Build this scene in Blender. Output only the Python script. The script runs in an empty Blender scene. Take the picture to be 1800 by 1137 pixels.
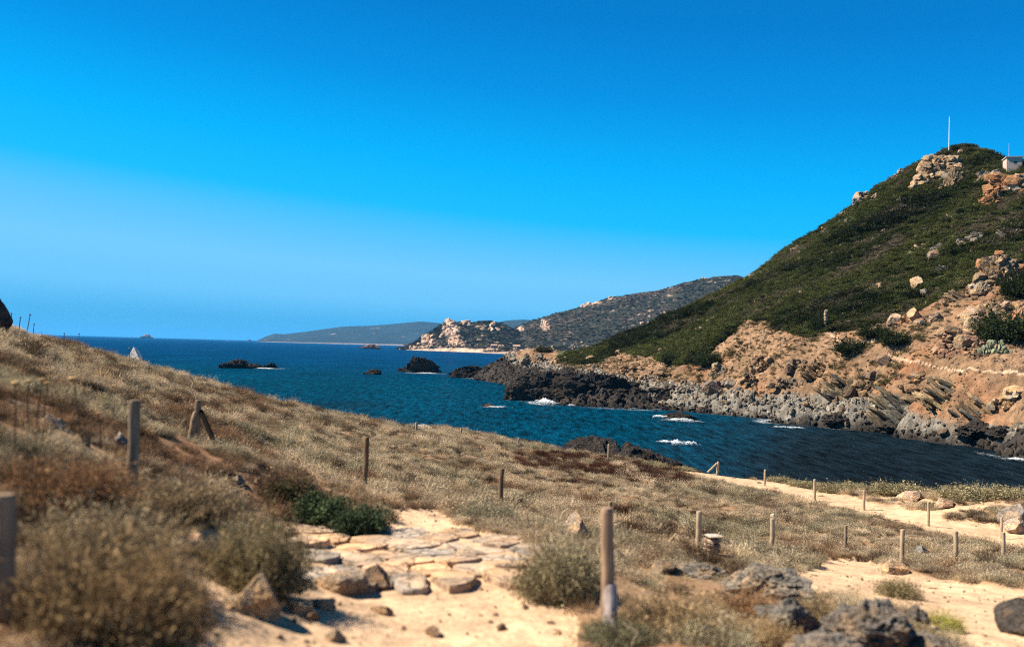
import bpy, bmesh, math, random
import numpy as np

# ------------------------------------------------------------------ camera, world, sun, exposure
SC = bpy.context.scene
COL = SC.collection
W, H, F = 1800.0, 1137.0, 1500.0          # photograph frame and focal length in its pixels
EYE = 15.0                                 # metres above the sea
ROLL, PITCH = math.radians(1.59), math.radians(1.608)

Fv = np.array([0, math.cos(PITCH), math.sin(PITCH)])
U0 = np.array([0, -math.sin(PITCH), math.cos(PITCH)])
R0 = np.array([1.0, 0, 0])
Rv = R0 * math.cos(ROLL) + U0 * math.sin(ROLL)
Uv = U0 * math.cos(ROLL) - R0 * math.sin(ROLL)

from mathutils import Matrix, Vector
cam_d = bpy.data.cameras.new("camera")
cam = bpy.data.objects.new("camera", cam_d)
COL.objects.link(cam)
m = Matrix.Identity(4)
for i in range(3):
    m[i][0], m[i][1], m[i][2] = Rv[i], Uv[i], -Fv[i]
m[2][3] = EYE
cam.matrix_world = m
cam_d.sensor_width = 36.0
cam_d.sensor_fit = 'HORIZONTAL'
cam_d.lens = 36.0 * F / W
cam_d.clip_start, cam_d.clip_end = 0.05, 200000
cam_d.dof.use_dof = True
cam_d.dof.focus_distance = 40.0
cam_d.dof.aperture_fstop = 1.1
SC.camera = cam

SUN_EL, SUN_AZ = math.radians(47), math.radians(-84)      # azimuth from +Y, negative = to the left
sd = Vector((math.sin(SUN_AZ) * math.cos(SUN_EL), math.cos(SUN_AZ) * math.cos(SUN_EL), math.sin(SUN_EL)))
sun_d = bpy.data.lights.new("sun", 'SUN')
sun_d.energy, sun_d.angle, sun_d.color = 5.0, math.radians(0.55), (1.0, 0.925, 0.80)
sun = bpy.data.objects.new("sun", sun_d)
COL.objects.link(sun)
sun.rotation_euler = (-sd).to_track_quat('-Z', 'Y').to_euler()
sun.location = (-60, 0, 60)

world = bpy.data.worlds.new("World")
SC.world = world
world.use_nodes = True
nt = world.node_tree
nt.nodes.clear()
wo = nt.nodes.new('ShaderNodeOutputWorld')
bg = nt.nodes.new('ShaderNodeBackground')
bg.inputs['Strength'].default_value = 0.08
sky = nt.nodes.new('ShaderNodeTexSky')
sky.sky_type = 'NISHITA'
sky.sun_disc = False
sky.sun_elevation = SUN_EL
sky.sun_rotation = SUN_AZ
sky.air_density, sky.dust_density, sky.ozone_density = 1.0, 0.3, 3.0
tc = nt.nodes.new('ShaderNodeTexCoord')
ramp = nt.nodes.new('ShaderNodeValToRGB')
SKY = [(0.000, (0.070, 0.385, 0.740)), (0.022, (0.085, 0.405, 0.770)), (0.045, (0.170, 0.530, 0.910)), (0.080, (0.190, 0.570, 0.950)), (0.112, (0.110, 0.530, 0.960)),
       (0.150, (0.010, 0.490, 0.970)), (0.205, (0.000, 0.430, 0.950)), (0.290, (0.000, 0.265, 0.740)), (0.365, (0.000, 0.185, 0.590)), (0.62, (0.003, 0.085, 0.32)), (1.0, (0.004, 0.045, 0.18))]
cr = ramp.color_ramp
while len(cr.elements) < len(SKY):
    cr.elements.new(0.5)
for e, (p, c) in zip(cr.elements, SKY):
    e.position = p
    e.color = (*c, 1)
# the sky pales a little towards the sun side
sep = nt.nodes.new('ShaderNodeSeparateXYZ'); nt.links.new(tc.outputs['Generated'], sep.inputs[0])
def wm(op, a, b):
    n = nt.nodes.new('ShaderNodeMath'); n.operation = op
    for i, x in enumerate((a, b)):
        if isinstance(x, float): n.inputs[i].default_value = x
        else: nt.links.new(x, n.inputs[i])
    return n.outputs[0]
nt.links.new(wm('ADD', sep.outputs['Z'], wm('MULTIPLY', sep.outputs['X'], wm('MINIMUM', 0.075, wm('MULTIPLY', sep.outputs['Z'], 0.5)))), ramp.inputs[0])
mul = nt.nodes.new('ShaderNodeVectorMath'); mul.operation = 'SCALE'
EXPO = 1.28
mul.inputs['Scale'].default_value = 1.0 / (2 ** EXPO) / 0.08 / 0.94
nt.links.new(ramp.outputs[0], mul.inputs[0])
tint = nt.nodes.new('ShaderNodeVectorMath'); tint.operation = 'MULTIPLY'
tint.inputs[1].default_value = (0.0, 0.8, 1.0)
nt.links.new(sky.outputs[0], tint.inputs[0])
mix = nt.nodes.new('ShaderNodeMixRGB')
mix.inputs[0].default_value = 0.06
nt.links.new(mul.outputs[0], mix.inputs[1])
nt.links.new(tint.outputs[0], mix.inputs[2])
nt.links.new(mix.outputs[0], bg.inputs['Color'])
nt.links.new(bg.outputs[0], wo.inputs['Surface'])

vs = SC.view_settings
vs.view_transform, vs.look, vs.gamma, vs.use_curve_mapping = 'Standard', 'None', 1.0, False
vs.exposure = EXPO
cy = SC.cycles
cy.max_bounces, cy.diffuse_bounces, cy.glossy_bounces, cy.transmission_bounces, cy.volume_bounces = 6, 2, 2, 2, 0
cy.transparent_max_bounces = 8
cy.use_denoising = False
cy.use_adaptive_sampling = False
try:
    cy.denoiser = 'OPENIMAGEDENOISE'
    cy.denoising_prefilter = 'FAST'
except Exception:
    pass
cy.filter_width = 1.05
cy.sample_clamp_indirect = 4.0
cy.caustics_reflective = cy.caustics_refractive = False

# ------------------------------------------------------------------ numeric helpers
rng = np.random.default_rng(11)
random.seed(5)
PERM = np.random.default_rng(3).permutation(256).astype(np.int64)
PERM = np.concatenate([PERM, PERM, PERM])
GR3 = np.random.default_rng(4).normal(size=(256, 3)); GR3 /= np.linalg.norm(GR3, axis=1)[:, None]
VAL = np.random.default_rng(9).random(256)

def perlin(p):
    p = np.asarray(p, float)
    if p.shape[1] == 2:
        p = np.column_stack([p, np.zeros(len(p))])
    i = np.floor(p).astype(np.int64); f = p - i
    u = f * f * f * (f * (f * 6 - 15) + 10)
    i &= 255
    res = 0
    for dx in (0, 1):
        wx = u[:, 0] if dx else 1 - u[:, 0]
        for dy in (0, 1):
            wy = u[:, 1] if dy else 1 - u[:, 1]
            for dz in (0, 1):
                wz = u[:, 2] if dz else 1 - u[:, 2]
                h = PERM[PERM[PERM[(i[:, 0] + dx) & 255] + ((i[:, 1] + dy) & 255)] + ((i[:, 2] + dz) & 255)]
                g = GR3[h]
                res = res + wx * wy * wz * (g[:, 0] * (f[:, 0] - dx) + g[:, 1] * (f[:, 1] - dy) + g[:, 2] * (f[:, 2] - dz))
    return res * 1.6

def fbm(p, oct=4, gain=0.5, ridged=False):
    p = np.asarray(p, float)
    s, a, t = 0, 1.0, 0
    for k in range(oct):
        n = perlin(p * (2.03 ** k) + 17.3 * k)
        if ridged:
            n = 1 - 2 * np.abs(n)
        s = s + a * n; t += a; a *= gain
    return s / t

def worley(p, seed=0):
    """distance to nearest cell point, to second nearest, and a random value of the cell"""
    p = np.asarray(p, float)
    if p.shape[1] == 2:
        p = np.column_stack([p, np.zeros(len(p)) + 0.5])
    i = np.floor(p).astype(np.int64); f = p - i
    d1 = np.full(len(p), 9.0); d2 = d1.copy(); cv = np.zeros(len(p))
    for dx in (-1, 0, 1):
        for dy in (-1, 0, 1):
            for dz in (-1, 0, 1):
                h = PERM[PERM[PERM[(i[:, 0] + dx + seed) & 255] + ((i[:, 1] + dy) & 255)] + ((i[:, 2] + dz) & 255)]
                q = np.column_stack([dx + VAL[h], dy + VAL[PERM[h]], dz + VAL[PERM[h + 57]]]) - f
                d = np.sqrt((q ** 2).sum(1))
                new = d < d1
                d2 = np.where(new, d1, np.minimum(d2, d))
                cv = np.where(new, VAL[PERM[h + 101]], cv)
                d1 = np.where(new, d, d1)
    return d1, d2, cv

def smooth(a, b, x):
    t = np.clip((x - a) / (b - a), 0, 1)
    return t * t * (3 - 2 * t)

def ray(px, py):
    """unit horizontal direction and slope of the sight line through a point of the photograph"""
    px, py = np.asarray(px, float), np.asarray(py, float)
    d = Fv * F + Rv * (px[..., None] - W / 2) - Uv * (py[..., None] - H / 2)
    h = np.hypot(d[..., 0], d[..., 1])
    return d[..., 0] / h, d[..., 1] / h, d[..., 2] / h

def world_pt(px, py, r):
    hx, hy, e = ray(px, py)
    return np.array([hx * r, hy * r, EYE + e * r])

def project(P):
    q = np.asarray(P, float) - np.array([0, 0, EYE])
    z = np.maximum(q @ Fv, 1e-3)
    return W / 2 + F * (q @ Rv) / z, H / 2 - F * (q @ Uv) / z

def az_of(px, py=610):
    hx, hy, _ = ray(px, py)
    return np.arctan2(hx, hy)

class TPS:
    def __init__(s, P, z, scale, lam=0.0):
        s.sc = scale; P = np.asarray(P, float) / scale; s.P = P
        n = len(P)
        K = s.k(P, P) + lam * np.eye(n)
        A = np.zeros((n + 3, n + 3)); A[:n, :n] = K
        A[:n, n] = 1; A[:n, n + 1:] = P; A[n, :n] = 1; A[n + 1:, :n] = P.T
        s.w = np.linalg.solve(A, np.concatenate([z, np.zeros(3)]))
    def k(s, A, B):
        d2 = ((A[:, None, :] - B[None]) ** 2).sum(2)
        return 0.5 * d2 * np.log(d2 + 1e-12)
    def __call__(s, X):
        X = np.asarray(X, float) / s.sc
        out = np.empty(len(X)); n = len(s.P)
        for a in range(0, len(X), 20000):
            x = X[a:a + 20000]
            out[a:a + 20000] = s.k(x, s.P) @ s.w[:n] + s.w[n] + x @ s.w[n + 1:]
        return out

def in_poly(x, y, poly):
    inside = np.zeros(len(x), bool)
    n = len(poly)
    for i in range(n):
        x1, y1 = poly[i]; x2, y2 = poly[(i + 1) % n]
        if y1 == y2:
            continue
        c = ((y1 > y) != (y2 > y)) & (x < (x2 - x1) * (y - y1) / (y2 - y1) + x1)
        inside ^= c
    return inside

# ------------------------------------------------------------------ object helpers
def make_mesh(name, V, faces, mat=None, cols=None, shade_smooth=True, var=None):
    me = bpy.data.meshes.new(name)
    V = np.asarray(V, np.float32)
    faces = [np.asarray(f, np.int32) for f in (faces if isinstance(faces, list) else [faces])]
    faces = [f for f in faces if len(f)]
    me.vertices.add(len(V)); me.vertices.foreach_set('co', V.ravel())
    nl = sum(f.size for f in faces); npoly = sum(len(f) for f in faces)
    me.loops.add(nl); me.polygons.add(npoly)
    me.loops.foreach_set('vertex_index', np.concatenate([f.ravel() for f in faces]))
    tot = np.concatenate([np.full(len(f), f.shape[1], np.int32) for f in faces])
    me.polygons.foreach_set('loop_start', np.concatenate([[0], np.cumsum(tot)[:-1]]).astype(np.int32))
    me.polygons.foreach_set('use_smooth', np.full(npoly, shade_smooth))
    me.update(calc_edges=True)
    if cols is not None:
        a = me.attributes.new('col', 'FLOAT_COLOR', 'POINT')
        a.data.foreach_set('color', np.column_stack([cols, np.ones(len(cols))]).astype(np.float32).ravel())
    if var is not None:
        a = me.attributes.new('var', 'FLOAT', 'POINT')
        a.data.foreach_set('value', np.asarray(var, np.float32))
    if mat:
        me.materials.append(mat)
    return me

def tag(o, label=None, cat=None, group=None, kind=None):
    if label: o['label'] = label
    if cat: o['category'] = cat
    if group: o['group'] = group
    if kind: o['kind'] = kind
    return o

def add(name, me, parent=None, loc=(0, 0, 0), rot=(0, 0, 0), scl=(1, 1, 1), col=None):
    o = bpy.data.objects.new(name, me)
    COL.objects.link(o)
    o.location, o.rotation_euler, o.scale = loc, rot, scl
    if parent: o.parent = parent
    if col is not None: o['col'] = [float(c) for c in col]
    return o

def empty(name, loc, rz=0):
    o = bpy.data.objects.new(name, None)
    COL.objects.link(o); o.location = loc; o.rotation_euler = (0, 0, rz)
    o.empty_display_size = 0.2
    return o

class MB:
    """collects tubes, boxes and loose faces into one mesh"""
    def __init__(s): s.V = []; s.T = []; s.Q = []; s.n = 0; s.var = []
    def addv(s, V, T=None, Q=None, var=0.5):
        V = np.asarray(V, float)
        if T is not None and len(T): s.T.append(np.asarray(T) + s.n)
        if Q is not None and len(Q): s.Q.append(np.asarray(Q) + s.n)
        s.V.append(V); s.var.append(np.full(len(V), var) if np.isscalar(var) else var); s.n += len(V)
    def tube(s, pts, rad, seg=8, cap=True, var=0.5):
        pts = np.asarray(pts, float); rad = np.broadcast_to(np.asarray(rad, float), (len(pts),))
        V = []; 
        for k in range(len(pts)):
            t = pts[min(k + 1, len(pts) - 1)] - pts[max(k - 1, 0)]; t = t / (np.linalg.norm(t) + 1e-9)
            a = np.cross(t, [0.3, 1, 0.1] if abs(t[1]) < 0.9 else [1, 0, 0.2]); a /= np.linalg.norm(a)
            b = np.cross(t, a)
            th = np.arange(seg) * 2 * math.pi / seg
            V.append(pts[k] + rad[k] * (np.cos(th)[:, None] * a + np.sin(th)[:, None] * b))
        V = np.concatenate(V); Q = []
        for k in range(len(pts) - 1):
            for j in range(seg):
                j2 = (j + 1) % seg
                Q.append((k * seg + j, k * seg + j2, (k + 1) * seg + j2, (k + 1) * seg + j))
        T = []
        if cap:
            V = np.vstack([V, pts[-1], pts[0]])
            c = len(pts) * seg
            for j in range(seg):
                T.append(((len(pts) - 1) * seg + j, (len(pts) - 1) * seg + (j + 1) % seg, c))
                T.append(((j + 1) % seg, j, c + 1))
        s.addv(V, T, Q, var)
    def box(s, lo, hi, M=None):
        lo, hi = np.asarray(lo, float), np.asarray(hi, float)
        V = np.array([[lo[0], lo[1], lo[2]], [hi[0], lo[1], lo[2]], [hi[0], hi[1], lo[2]], [lo[0], hi[1], lo[2]],
                      [lo[0], lo[1], hi[2]], [hi[0], lo[1], hi[2]], [hi[0], hi[1], hi[2]], [lo[0], hi[1], hi[2]]])
        if M is not None: V = V @ np.asarray(M).T
        s.addv(V, None, [(0, 3, 2, 1), (4, 5, 6, 7), (0, 1, 5, 4), (1, 2, 6, 5), (2, 3, 7, 6), (3, 0, 4, 7)])
    def mesh(s, name, mat, sm=False):
        f = []
        if s.T: f.append(np.concatenate(s.T))
        if s.Q: f.append(np.concatenate(s.Q))
        return make_mesh(name, np.concatenate(s.V), f, mat, shade_smooth=sm, var=np.concatenate(s.var))

# ------------------------------------------------------------------ materials
def new_mat(name):
    mt = bpy.data.materials.new(name); mt.use_nodes = True
    nt = mt.node_tree; nt.nodes.clear()
    out = nt.nodes.new('ShaderNodeOutputMaterial')
    b = nt.nodes.new('ShaderNodeBsdfPrincipled')
    nt.links.new(b.outputs[0], out.inputs['Surface'])
    return mt, nt, b

def N(nt, kind, **kw):
    n = nt.nodes.new(kind)
    for k, v in kw.items():
        if k.startswith('i_'):
            n.inputs[k[2:].replace('_', ' ')].default_value = v
        else:
            setattr(n, k, v)
    return n

def noise(nt, vec, scale, detail=4, rough=0.55):
    n = N(nt, 'ShaderNodeTexNoise', i_Scale=scale, i_Detail=detail, i_Roughness=rough)
    nt.links.new(vec, n.inputs['Vector'])
    return n.outputs['Fac']

def remap(nt, v, a, b, c, d):
    n = N(nt, 'ShaderNodeMapRange')
    for k, x in zip(('From Min', 'From Max', 'To Min', 'To Max'), (a, b, c, d)):
        n.inputs[k].default_value = x
    nt.links.new(v, n.inputs['Value'])
    return n.outputs[0]

def math2(nt, op, a, b):
    n = N(nt, 'ShaderNodeMath', operation=op)
    for i, x in enumerate((a, b)):
        if isinstance(x, (int, float)): n.inputs[i].default_value = x
        else: nt.links.new(x, n.inputs[i])
    return n.outputs[0]

def scale_col(nt, col, fac):
    n = N(nt, 'ShaderNodeVectorMath', operation='SCALE')
    nt.links.new(col, n.inputs[0]); nt.links.new(fac, n.inputs['Scale'])
    return n.outputs[0]

def bump(nt, b, h, dist, strength=1.0):
    n = N(nt, 'ShaderNodeBump', i_Distance=dist, i_Strength=strength)
    nt.links.new(h, n.inputs['Height']); nt.links.new(n.outputs[0], b.inputs['Normal'])

def terrain_mat(name, sc, bd, amp=0.45):
    """colour comes from the 'col' attribute of the ground itself, broken up by grain"""
    mt, nt, b = new_mat(name)
    g = N(nt, 'ShaderNodeNewGeometry').outputs['Position']
    a = N(nt, 'ShaderNodeAttribute', attribute_name='col')
    n1 = noise(nt, g, sc, 6, 0.65); n2 = noise(nt, g, sc * 6.3, 4, 0.6)
    f = math2(nt, 'ADD', remap(nt, n1, 0.25, 0.75, 1 - amp, 1 + amp), remap(nt, n2, 0.25, 0.75, -amp * .6, amp * .6))
    nt.links.new(scale_col(nt, a.outputs['Color'], f), b.inputs['Base Color'])
    b.inputs['Roughness'].default_value = 0.95; b.inputs['Specular IOR Level'].default_value = 0.1
    h = math2(nt, 'ADD', n1, math2(nt, 'MULTIPLY', n2, 0.4))
    bump(nt, b, h, bd, 0.9)
    return mt

M_GROUND = terrain_mat('dry_soil', 2.2, 0.05, 0.36)
M_HILL = terrain_mat('hill_soil_and_rock', 0.55, 0.8, 0.5)
M_FAR = terrain_mat('distant_land', 0.035, 6.0, 0.45)

def rock_mat(name, sc=2.2, bd=0.06, crack=0.35):
    mt, nt, b = new_mat(name)
    tcn = N(nt, 'ShaderNodeTexCoord').outputs['Object']
    a = N(nt, 'ShaderNodeAttribute', attribute_name='col', attribute_type='INSTANCER')
    n1 = noise(nt, tcn, sc, 7, 0.65); n2 = noise(nt, tcn, sc * 4.5, 5, 0.6)
    v = N(nt, 'ShaderNodeTexVoronoi', feature='DISTANCE_TO_EDGE', i_Scale=sc * 1.3)
    wv = N(nt, 'ShaderNodeVectorMath', operation='MULTIPLY_ADD')
    nt.links.new(tcn, wv.inputs[0]); wv.inputs[1].default_value = (1, 1, 1.8)
    cmb = N(nt, 'ShaderNodeCombineXYZ')
    for k in range(3): nt.links.new(math2(nt, 'MULTIPLY', n1, 0.7), cmb.inputs[k])
    nt.links.new(cmb.outputs[0], wv.inputs[2])
    nt.links.new(wv.outputs[0], v.inputs['Vector'])
    ck = remap(nt, v.outputs['Distance'], 0.0, 0.06, 1 - crack, 1.0)
    f = math2(nt, 'MULTIPLY', ck, math2(nt, 'ADD', remap(nt, n1, 0.3, 0.7, 0.55, 1.4), remap(nt, n2, 0.3, 0.7, -0.22, 0.22)))
    n3 = noise(nt, tcn, sc * 0.55, 4, 0.6)
    wm = N(nt, 'ShaderNodeVectorMath', operation='MULTIPLY'); wm.inputs[1].default_value = (1.28, 1.06, 0.82)
    nt.links.new(a.outputs['Color'], wm.inputs[0])
    mw = N(nt, 'ShaderNodeMixRGB'); nt.links.new(remap(nt, n3, 0.46, 0.60, 0, 1), mw.inputs[0])
    nt.links.new(a.outputs['Color'], mw.inputs[1]); nt.links.new(wm.outputs[0], mw.inputs[2])
    nt.links.new(scale_col(nt, mw.outputs[0], f), b.inputs['Base Color'])
    b.inputs['Roughness'].default_value = 0.9; b.inputs['Specular IOR Level'].default_value = 0.2
    h = math2(nt, 'ADD', math2(nt, 'ADD', n1, math2(nt, 'MULTIPLY', n2, 0.35)), math2(nt, 'MULTIPLY', ck, 0.5))
    bump(nt, b, h, bd, 1.0)
    return mt
M_ROCK = rock_mat('weathered_rock')
M_ROCKMID = rock_mat('fractured_rock', 2.6, 0.35, 0.5)
M_ROCKBIG = rock_mat('jagged_sea_rock', 4.5, 0.9, 0.55)

def foliage_mat(name, transl=0.25):
    mt, nt, b = new_mat(name)
    a = N(nt, 'ShaderNodeAttribute', attribute_name='col', attribute_type='INSTANCER')
    v = N(nt, 'ShaderNodeAttribute', attribute_name='var')
    c = scale_col(nt, a.outputs['Color'], remap(nt, v.outputs['Fac'], 0, 1, 0.30, 1.70))
    nt.nodes.remove(b)
    out = [n for n in nt.nodes if n.type == 'OUTPUT_MATERIAL'][0]
    d = N(nt, 'ShaderNodeBsdfDiffuse'); t = N(nt, 'ShaderNodeBsdfTranslucent'); mx = N(nt, 'ShaderNodeMixShader')
    mx.inputs[0].default_value = transl
    nt.links.new(c, d.inputs['Color']); nt.links.new(c, t.inputs['Color'])
    nt.links.new(d.outputs[0], mx.inputs[1]); nt.links.new(t.outputs[0], mx.inputs[2])
    nt.links.new(mx.outputs[0], out.inputs['Surface'])
    return mt
M_LEAF = foliage_mat('plant_tissue')

def wood_mat():
    mt, nt, b = new_mat('weathered_wood')
    tcn = N(nt, 'ShaderNodeTexCoord').outputs['Object']
    mp = N(nt, 'ShaderNodeMapping'); mp.inputs['Scale'].default_value = (38, 38, 2.2)
    nt.links.new(tcn, mp.inputs['Vector'])
    n1 = noise(nt, mp.outputs[0], 1.0, 5, 0.6); n2 = noise(nt, tcn, 5.0, 3)
    a = N(nt, 'ShaderNodeAttribute', attribute_name='col', attribute_type='INSTANCER')
    f = math2(nt, 'MULTIPLY', remap(nt, n1, 0.3, 0.7, 0.55, 1.25), remap(nt, n2, 0.3, 0.7, 0.75, 1.2))
    nt.links.new(scale_col(nt, a.outputs['Color'], f), b.inputs['Base Color'])
    b.inputs['Roughness'].default_value = 0.95; b.inputs['Specular IOR Level'].default_value = 0.05
    bump(nt, b, n1, 0.004, 0.8)
    return mt
M_WOOD = wood_mat()

def plain_mat(name, col, rough=0.8, grain=0.0, sc=3.0):
    mt, nt, b = new_mat(name)
    b.inputs['Roughness'].default_value = rough
    g = N(nt, 'ShaderNodeTexCoord').outputs['Object']
    rgb = N(nt, 'ShaderNodeRGB'); rgb.outputs[0].default_value = (*col, 1)
    n1 = noise(nt, g, sc, 5)
    nt.links.new(scale_col(nt, rgb.outputs[0], remap(nt, n1, 0.3, 0.7, 1 - grain, 1 + grain)), b.inputs['Base Color'])
    return mt
M_WHITE = plain_mat('white_painted', (0.78, 0.76, 0.72), 0.5, 0.05)
M_PLASTER = plain_mat('pink_plaster', (0.46, 0.33, 0.255), 0.9, 0.2, 1.5)
M_ROOFC = plain_mat('grey_concrete', (0.30, 0.26, 0.24), 0.9, 0.2)
M_DARKGLASS = plain_mat('dark_opening', (0.03, 0.025, 0.02), 0.4, 0.1)
M_METAL = plain_mat('galvanised_metal', (0.62, 0.66, 0.70), 0.4, 0.1)
def foam_mat():
    mt, nt, b = new_mat('white_foam')
    nt.nodes.remove(b)
    out = [n for n in nt.nodes if n.type == 'OUTPUT_MATERIAL'][0]
    g = N(nt, 'ShaderNodeNewGeometry').outputs['Position']
    v = N(nt, 'ShaderNodeAttribute', attribute_name='var')
    al = math2(nt, 'MULTIPLY', v.outputs['Fac'], remap(nt, noise(nt, g, 2.4, 5, .7), 0.36, 0.62, 0.15, 1.0))
    d = N(nt, 'ShaderNodeBsdfDiffuse'); d.inputs['Color'].default_value = (0.62, 0.66, 0.68, 1)
    t = N(nt, 'ShaderNodeBsdfTransparent'); mx = N(nt, 'ShaderNodeMixShader')
    nt.links.new(al, mx.inputs[0]); nt.links.new(t.outputs[0], mx.inputs[1]); nt.links.new(d.outputs[0], mx.inputs[2])
    nt.links.new(mx.outputs[0], out.inputs['Surface'])
    return mt
M_FOAM = foam_mat()

# ------------------------------------------------------------------ near slope: shape
#  (photo x, photo y, distance in metres)
GP = [
 # post bases
 (5,1090,4.0),(235,850,7.0),(345,792,12.0),(643,855,13.0),(880,888,16.0),(1066,1110,5.5),(1228,962,17.5),(1357,972,18.0),
 (1486,968,19.5),(1586,985,19.5),(1680,992,19.0),(1763,985,20.0),(1632,923,27),(1760,945,27),(1518,895,31),(1432,877,32),
 (1344,850,38),(1262,834,42),(1070,807,44),(911,785,54),(810,765,55),(732,760,55),
 # path and foreground
 (0,1137,3.7),(300,1137,4.0),(600,1137,4.6),(1000,1137,5.0),(1400,1137,5.6),(1800,1137,6.9),
 (800,1034,6.35),(600,1034,6.2),(560,930,8.2),(800,945,7.9),(720,905,9.4),(500,905,8.6),(420,960,6.7),(930,960,7.6),
 (1000,1000,7.0),(1150,1040,7.0),(1350,1060,7.2),(1700,1062,9.0),(1450,1010,11.0),(1600,1012,13.0),(1790,1003,14.5),
 (1000,900,14.0),(1130,930,15.0),(150,760,8.2),(60,800,6.4),(450,830,9.5),(100,960,5.0),(300,960,5.6),
 # upper slope
 (40,640,13.0),(200,680,16.0),(330,720,17.0),(470,760,19.0),(700,810,24.0),(1000,850,27.0),(1200,880,27.0),
 # skyline of the slope
 (0,572,17.0),(60,588,20.0),(100,597,24.0),(240,640,35.0),(385,686,38.0),(520,710,42.0),(640,744,48.0),(760,762,57),(870,779,61),
 (1010,795,64),(1180,818,55),(1340,834,46),(1500,852,39),(1650,862,35),(1800,866,33),
]
n_sil = GP.index((0,572,17.0))
gp = np.array([world_pt(x, y + (0 if i < n_sil else 30 if 840 < x < 1020 else 23 if 640 < x < 850 else 13 if 580 < x < 1200 else 10), r) for i, (x, y, r) in enumerate(GP)])
extra = np.array([(-10, 0, EYE - 0.7), (-14, -8, EYE - 0.3), (0, -9, EYE - 1.4), (10, 0, EYE - 3.0), (12, -9, EYE - 2.4), (0, 0.3, EYE - 1.62),
                  (-22, 12, EYE + 1.2), (30, 8, EYE - 6.2)])
gp = np.vstack([gp, extra])
tps_g = TPS(gp[:, :2], gp[:, 2], 20.0, 1e-5)
SIL = [(-400,14),(0,17.5),(60,20.5),(100,24.5),(240,36),(385,39),(520,43),(640,49),(760,58),(870,62),(1010,65),(1180,56),(1340,47),(1500,40),(1650,36),(1800,34),(2300,31)]
SIL_AZ = np.array([az_of(a, 620) for a, _ in SIL]); SIL_R = np.array([b for _, b in SIL])

# sand / bare paths traced in the photograph
SAND = [
 [(360,2600),(345,1137),(335,1060),(300,1000),(300,955),(350,930),(395,935),(420,985),(470,1010),(520,990),(540,960),(520,930),(480,890),(500,880),
  (560,915),(640,935),(690,925),(670,900),(700,892),(780,895),(800,920),(850,935),(925,945),(935,1000),(990,1045),(1015,1090),(1010,1137),(1000,2600)],
 [(1375,1012),(1450,980),(1530,984),(1600,1005),(1680,1020),(1810,1035),(1900,1060),(1900,1180),(1720,1180),(1650,1110),(1560,1070),(1430,1042)],
 [(1100,806),(1190,812),(1300,831),(1420,852),(1540,882),(1660,908),(1900,944),(1900,980),(1790,970),(1640,938),(1520,906),(1400,878),(1290,855),(1180,830)],
 [(1260,832),(1340,838),(1440,856),(1560,868),(1700,874),(1900,872),(1900,905),(1760,905),(1640,905),(1540,884),(1420,858)],
]
SANDW = [1.0, 1.0, 1.0, 0.95]
RED = [[(960,795),(1040,800),(1130,815),(1230,838),(1200,856),(1120,850),(1040,838),(960,826),(890,818),(900,800)],
       [(1080,885),(1120,905),(1200,940),(1230,975),(1190,975),(1120,940),(1080,930)],
       [(990,835),(1060,850),(1060,862),(1000,852)]]

def sand_mask(px, py, xy):
    j = fbm(xy * 1.6, 3) * 9; k = fbm(xy * 1.6 + 51, 3) * 6
    fade = np.clip((py - 780) / 330, 0.12, 1.2)
    ux, uy = px + j * 2.2 * fade, py + k * 2.0 * fade
    m = np.zeros(len(px))
    for poly, w in zip(SAND, SANDW):
        m = np.maximum(m, in_poly(ux, uy, poly) * w)
    part = smooth(-0.15, 0.15, fbm(xy * 0.5 + 9, 4))
    return np.where((m > 0) & (m < 1), m * 0.2 + 0.8 * part * (m > 0), m)

def ground_base(X):
    X = np.asarray(X, float)
    r = np.hypot(X[:, 0], X[:, 1]); az = np.arctan2(X[:, 0], X[:, 1])
    s = np.interp(az, SIL_AZ, SIL_R)
    over = np.maximum(r - s, 0)
    k = np.where(r > s, s / np.maximum(r, 1e-6), 1)
    z = tps_g(X * k[:, None])
    z = z - over * 0.12 - 0.022 * over ** 2 
    return np.maximum(z, -4)

def ground_z(X):
    X = np.asarray(X, float)
    z = ground_base(X)
    px, py = project(np.column_stack([X, z]))
    sm = sand_mask(px, py, X)
    r = np.hypot(X[:, 0], X[:, 1])
    d = fbm(X * 0.45, 3) * 0.15 * np.clip(r / 12, 0.2, 1.5) + fbm(X * 1.7 + 3, 3) * 0.05 * np.clip(r / 8, 0.4, 1.5)
    d = d * (1 - 0.65 * sm) + sm * fbm(X * 3.1 + 19, 3) * 0.022 - 0.03 * sm * np.clip(r / 10, 0.5, 2)
    return z + d + fbm(X * 6 + 7, 2) * 0.012

def march(px, py, fn, r0, r1, n=900):
    hx, hy, e = ray(px, py)
    r = np.geomspace(r0, r1, n)
    z = fn(np.column_stack([hx * r, hy * r]))
    below = (EYE + e * r) <= z
    if not below.any():
        i = int(np.argmin(np.abs(EYE + e * r - z)))
    else:
        i = int(np.argmax(below))
    return np.array([hx * r[i], hy * r[i], z[i]]), r[i]

def near_hit(px, py, r0=2.0):
    return march(px, py, ground_z, r0, 80)

def polar_grid(azs, rs):
    A, R = np.meshgrid(azs, rs)
    X = np.column_stack([(np.sin(A) * R).ravel(), (np.cos(A) * R).ravel()])
    na, nr = len(azs), len(rs)
    i = np.arange(nr - 1)[:, None] * na + np.arange(na - 1)[None]
    Q = np.stack([i, i + 1, i + na + 1, i + na], -1).reshape(-1, 4)
    return X, Q

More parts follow.
